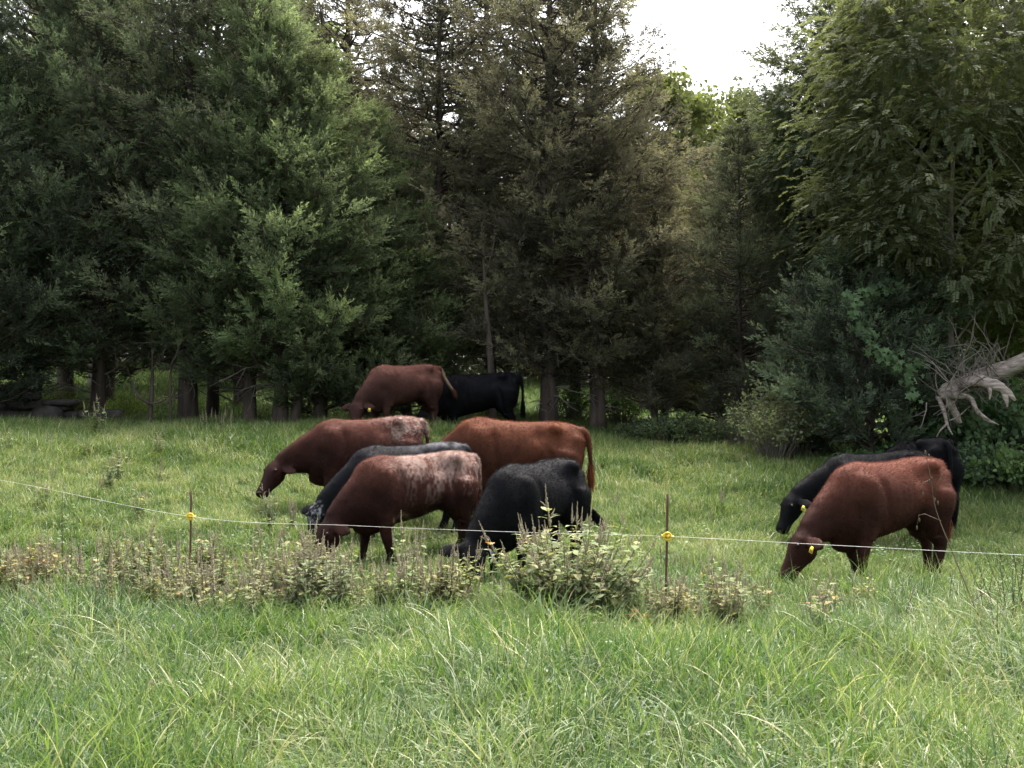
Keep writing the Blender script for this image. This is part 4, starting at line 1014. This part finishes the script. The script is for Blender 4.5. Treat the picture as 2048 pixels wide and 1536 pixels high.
    for i in range(9):
        a = rg.uniform(0, 6.28); t = np.array((math.cos(a) * .12, math.sin(a) * .12, rg.uniform(.3, .45)))
        b.tube(resample([(0, 0, -.03), (t[0] * .1, t[1] * .1, .16), t], 5), np.linspace(.005, .0015, 11), 4, cap=False)
    tw = b.build('twiggy_weed', M['stem']); tw.location = onground(1800, 8.9); tag(tw, 'dark twiggy weed with a brushy top, left of the leaning dry stalk', 'weed')
    # leaning dry stalk with pods
    rt = empty('dry_stalk', onground(1992, 7.9)); o = np.array(rt.location)
    tag(rt, 'tall dry brown stalk leaning left with drooping seed pods, before the red cow rump', 'dry stalk')
    st = MB(); L = [pix(*q) - o for q in [(2000, 1345, 7.9), (1950, 1215, 8.15), (1905, 1105, 8.4), (1872, 1020, 8.5), (1862, 960, 8.5), (1850, 900, 8.5)]]
    st.tube(resample(L, 5), np.linspace(.0065, .0022, 26), 5)
    brs = [[(1882, 1042, 8.5), (1850, 1028, 8.45), (1838, 1030, 8.4), (1834, 1052, 8.4)], [(1868, 1000, 8.5), (1876, 965, 8.5), (1884, 953, 8.5)], [(1860, 960, 8.5), (1846, 965, 8.45), (1846, 985, 8.45)], [(1944, 1205, 8.2), (1965, 1188, 8.2), (1985, 1178, 8.2)]]
    for q in brs: st.tube([pix(*z) - o for z in q], np.linspace(.003, .0015, len(q)), 4)
    st.build('stem', M['stem'], rt, smooth=True)
    for u, v in [(1834, 1056), (1839, 1040), (1858, 962), (1864, 958), (1846, 988), (1870, 1000), (1876, 1006), (1884, 952), (1851, 905), (1858, 912)]:
        pb = MB(); c = pix(u, v, 8.47) - o; ell(pb, c, (.007, .007, .016), 8); pb.build('seed_pod', M['stem'], rt, smooth=True)
    # dry grass stalk, dark thin stalks
    def stalk(name, L, r, mat, label):
        o = pix(*L[0]); o[2] = h1(o[0], o[1]); b = MB(); b.tube(resample([pix(*q) - o for q in L], 5), np.linspace(r, r * .35, (len(L) - 1) * 5 + 1), 5); t = b.build(name, M[mat], smooth=True); t.location = o; tag(t, label, 'stalk'); return t
    stalk('grass_stalk', [(1984, 1385, 7.3), (1972, 1290, 7.4), (1955, 1180, 7.5)], .005, 'dead', 'pale straw-coloured stalk standing at lower right against the bushy weeds')
    stalk('weed_stalk', [(126, 1140, 11.6), (124, 1060, 11.6), (125, 982, 11.6)], .006, 'stem', 'dark upright weed stalk rising through the wire at far left')
    stalk('weed_stalk', [(232, 1110, 11.4), (218, 1060, 11.3), (244, 1012, 11.3)], .004, 'stem', 'thin dark crooked stalk left of the left fence post')
    stalk('weed_stalk', [(1122, 1240, 8.8), (1121, 1200, 8.8), (1119, 1180, 8.8)], .003, 'stem', 'slender flower stalk in front of the big weed clump')
    # flowers
    def flower(u, v, d, kind, label):
        P = pix(u, v, d); gz = h1(P[0], P[1]); hgt = max(P[2] - gz, .1); r = empty('wild_flower', (P[0], P[1], gz)); tag(r, label, 'flower', 'wild flowers in the grass')
        b = MB(); b.tube([(0, 0, 0), (.01, 0, hgt * .6), (0, 0, hgt)], [.002, .0018, .0014], 4); b.build('stem', M['stem'], r); fb = MB()
        if kind == 'aster':
            for k in range(12):
                a = k * PI / 6; d1 = np.array((math.cos(a), math.sin(a), .35)); s1 = np.array((-math.sin(a), math.cos(a), 0)) * .0035
                fb.add([d1 * .004, d1 * .014 + s1, d1 * .021, d1 * .014 - s1], [(0, 1, 2, 3)])
            fb.v = [q + (0, 0, hgt) for q in fb.v]; fb.build('petals', M['lilac'], r); cb = MB(); ell(cb, (0, 0, hgt + .004), (.006, .006, .004), 8); cb.build('flower_centre', M['yellow'], r)
        else:
            rg2 = np.random.default_rng(int(u)); n = 70; dd = unit(rg2.normal(0, 1, (n, 3)) + (0, 0, .3))
            for q in dd: s1 = unit(np.cross(q, (.3, .5, .9))) * .0022; fb.add([q * .004 - s1, q * .004 + s1, q * .0135], None, [(0, 1, 2)])
            fb.v = [q + (0, 0, hgt) for q in fb.v]; fb.build('petals', M[kind], r)
    for a in [(1448, 1256, 8.5, 'aster', 'white aster in front of the right post clump, left of two'), (1492, 1253, 8.5, 'aster', 'white aster in front of the right post clump, right of two'),
              (1858, 1340, 7.0, 'aster', 'pale lilac aster low in the grass at right'), (1962, 1345, 7.0, 'aster', 'pale lilac aster beside the straw-coloured stalk'), (1120, 1172, 8.8, 'lilacball', 'lilac flower head on a slender stalk before the big clump'),
              (303, 1366, 6.4, 'pink', 'bright pink clover head in the near grass at lower left'), (347, 1252, 7.6, 'white', 'whitish clover head above the pink clover'), (843, 1276, 7.4, 'white', 'whitish clover head alone in the middle of the near grass'),
              (475, 1352, 6.5, 'brownhead', 'dark brown dried clover head right of the pink clover'), (980, 1333, 6.6, 'brownhead', 'dark brown dried clover head at the middle of the near grass')]:
        flower(*a)
    # shrubs at the wood's edge
    S1 = make_shrub(71, 1.5, .8, 85, .055); S2 = make_shrub(72, .8, .8, 80, .075)
    sow_things([S1], 0, [(1545, 20.3, 1.05), (1605, 20.6, 1.1)], 0, 'pale small-leaved shrub left of the small vine-hung cedar', 'shrubs at the edge of the wood', 'shrub', (1.7, 1.55, 1.4), seed=20)
    sow_things([S2], 0, [(1340, 22.6, 1.0), (1400, 22.2, .9), (1290, 23.2, .8)], 0, 'low dark shrub at the edge of the wood below the hollow', 'shrubs at the edge of the wood', 'shrub', (.75, .85, .75), seed=21)
    sow_things([S2], 0, [(1935, 18.3, 1.0), (1985, 18.0, 1.0), (2040, 17.7, 1.1), (2085, 17.6, 1.1), (1990, 19.2, 1.5), (1930, 20.2, 1.9), (2000, 20.8, 2.0), (2070, 20.4, 2.0), (2110, 19.0, 1.7)], 0, 'green bramble under the fallen tree', 'brambles under the fallen tree', 'bramble', (.85, 1.15, .85), seed=22)
    sow_things([S2], 0, [(1700, 18.9, .6), (1770, 18.6, .75), (1825, 18.4, .85)], 0, 'low green bramble at the foot of the vine-hung cedar', 'brambles under the small cedar', 'bramble', (.85, 1.25, .85), seed=23)
    sow_things([S1], 0, [(1480, 21.8, .7)], 0, 'leafy low shrub where the right cedars meet the grass', 'shrubs at the edge of the wood', 'shrub', (.9, 1.05, .8), seed=24)
    sow_things([S1], 0, [(880, 26.5, .75), (1240, 27, .8), (1150, 27.5, .8), (1010, 27, .7)], 0, 'green undergrowth shrub behind the old cedar trunks', 'undergrowth behind the old trunks', 'shrub', (.9, 1.25, .75), seed=25)
    sow_things([S1], 0, [(100, 26, .8), (150, 26, .7), (255, 27, .7)], 0, 'yellow-green shrub behind the stone wall', 'undergrowth behind the stone wall', 'shrub', (1.3, 1.5, .7), seed=26)
    drop(S1); drop(S2)
    # vine
    rt = empty('climbing_vine', onground(1745, 18.2)); o = np.array(rt.location); tag(rt, 'bright green vine with lobed leaves trailing over the small dark cedar', 'vine')
    path = [(1700, 600, 18.5), (1718, 640, 18.35), (1735, 680, 18.2), (1765, 705, 18.1), (1800, 720, 18.1), (1850, 730, 18.15)]; p2 = [(1765, 705, 18.1), (1800, 745, 18.0), (1835, 790, 18.0)]; p3 = [(1700, 600, 18.5), (1725, 580, 18.6), (1765, 570, 18.8), (1800, 575, 18.9)]
    vb = MB(); LV = []; th = np.linspace(0, 2 * PI, 15, endpoint=False); rr = .5 + .22 * np.cos(th * 5) ; star = np.c_[rr * np.cos(th) , .06 * np.cos(th * 2), rr * np.sin(th) + .4]; star = np.vstack([star, (0, .05, .4)]); TT = np.array([(15, k, (k + 1) % 15) for k in range(15)])
    for L in (path, p2, p3):
        P = resample([pix(*q) - o for q in L], 7); vb.tube(P, .006, 4, cap=False)
        n = len(P) * 3; k = rg.integers(0, len(P), n); LV.append(P[k] + rg.normal(0, .07, (n, 3)) + (0, -.03, 0))
    vb.build('vine_stem', M['stem'], rt); LV = np.vstack(LV); lb = MB(); D = rg.normal(0, .4, (len(LV), 3)) + (0, -.1, -.7); z = unit(D); Yv = unit(np.array((0, -.8, .7)) - z * (z @ np.array((0, -.8, .7)))[:, None]); Xv = np.cross(Yv, z)
    scatter(lb, star, None, TT, LV, np.stack([Xv, Yv, z], -1), rg.uniform(.07, .13, len(LV)), np.clip(rg.normal(.62, .1, len(LV)), 0, 1)); lo = lb.build('leaves', M['leaf'], rt); lo.color = (.95, 1.22, 1.05, 1)

M['lilac'] = plain('lilac_petals', (.62, .56, .72)); M['lilacball'] = plain('lilac_head', (.42, .38, .68)); M['pink'] = plain('pink_clover', (.62, .20, .48)); M['white'] = plain('white_clover', (.66, .60, .62)); M['brownhead'] = plain('dried_clover', (.06, .035, .03))
def build_snags():
    def snag(name, label, parts, mat, d, cat='dead tree'):
        o = pix(*parts[0][0][0], d); o[2] = h1(o[0], o[1]); r = empty(name, o); tag(r, label, cat); rg = np.random.default_rng(int(parts[0][0][0][0]))
        for i, (L, rad) in enumerate(parts):
            b = MB(); P = [pix(u, v, d) - o + (0, rg.normal(0, .04) * k, 0) for k, (u, v) in enumerate(L)]
            if i == 0: P[0][2] = -.2
            rough_tube(b, rg, P, rad, 8, 5, .25); b.build('trunk' if i == 0 else 'branch', M[mat], r, smooth=True)
    snag('dead_snag', 'thin dark dead trunk standing upright behind the farthest black cow', [([(986, 860), (982, 740), (974, 640), (968, 540), (963, 450)], [.095, .08, .055, .035, .012]), ([(968, 560), (985, 500), (990, 465)], [.02, .014, .006]),
         ([(972, 610), (950, 570), (944, 530)], [.02, .012, .005])], 'bark', 23.5)
    snag('crooked_sapling', 'small crooked sapling with two upcurved bare limbs behind the crest at left', [([(298, 850), (300, 800), (302, 750), (308, 700)], [.045, .04, .03, .012]), ([(300, 808), (276, 792), (262, 764), (258, 735)], [.028, .024, .018, .007]),
         ([(300, 808), (326, 803), (344, 790)], [.022, .016, .006]), ([(304, 740), (322, 715), (330, 680)], [.016, .012, .005])], 'bark', 22.9, 'sapling')
    snag('dead_sapling', 'forked dead sapling in front of the dark cedar trunks at left', [([(342, 850), (340, 745), (352, 710), (358, 680)], [.022, .02, .016, .008]), ([(352, 708), (370, 700), (388, 722)], [.014, .010, .004]), ([(346, 728), (330, 738), (308, 760)], [.012, .008, .004])], 'bark', 22.9)
build_snags()
build_fence(); build_dead_tree(); build_wall(); build_weeds()
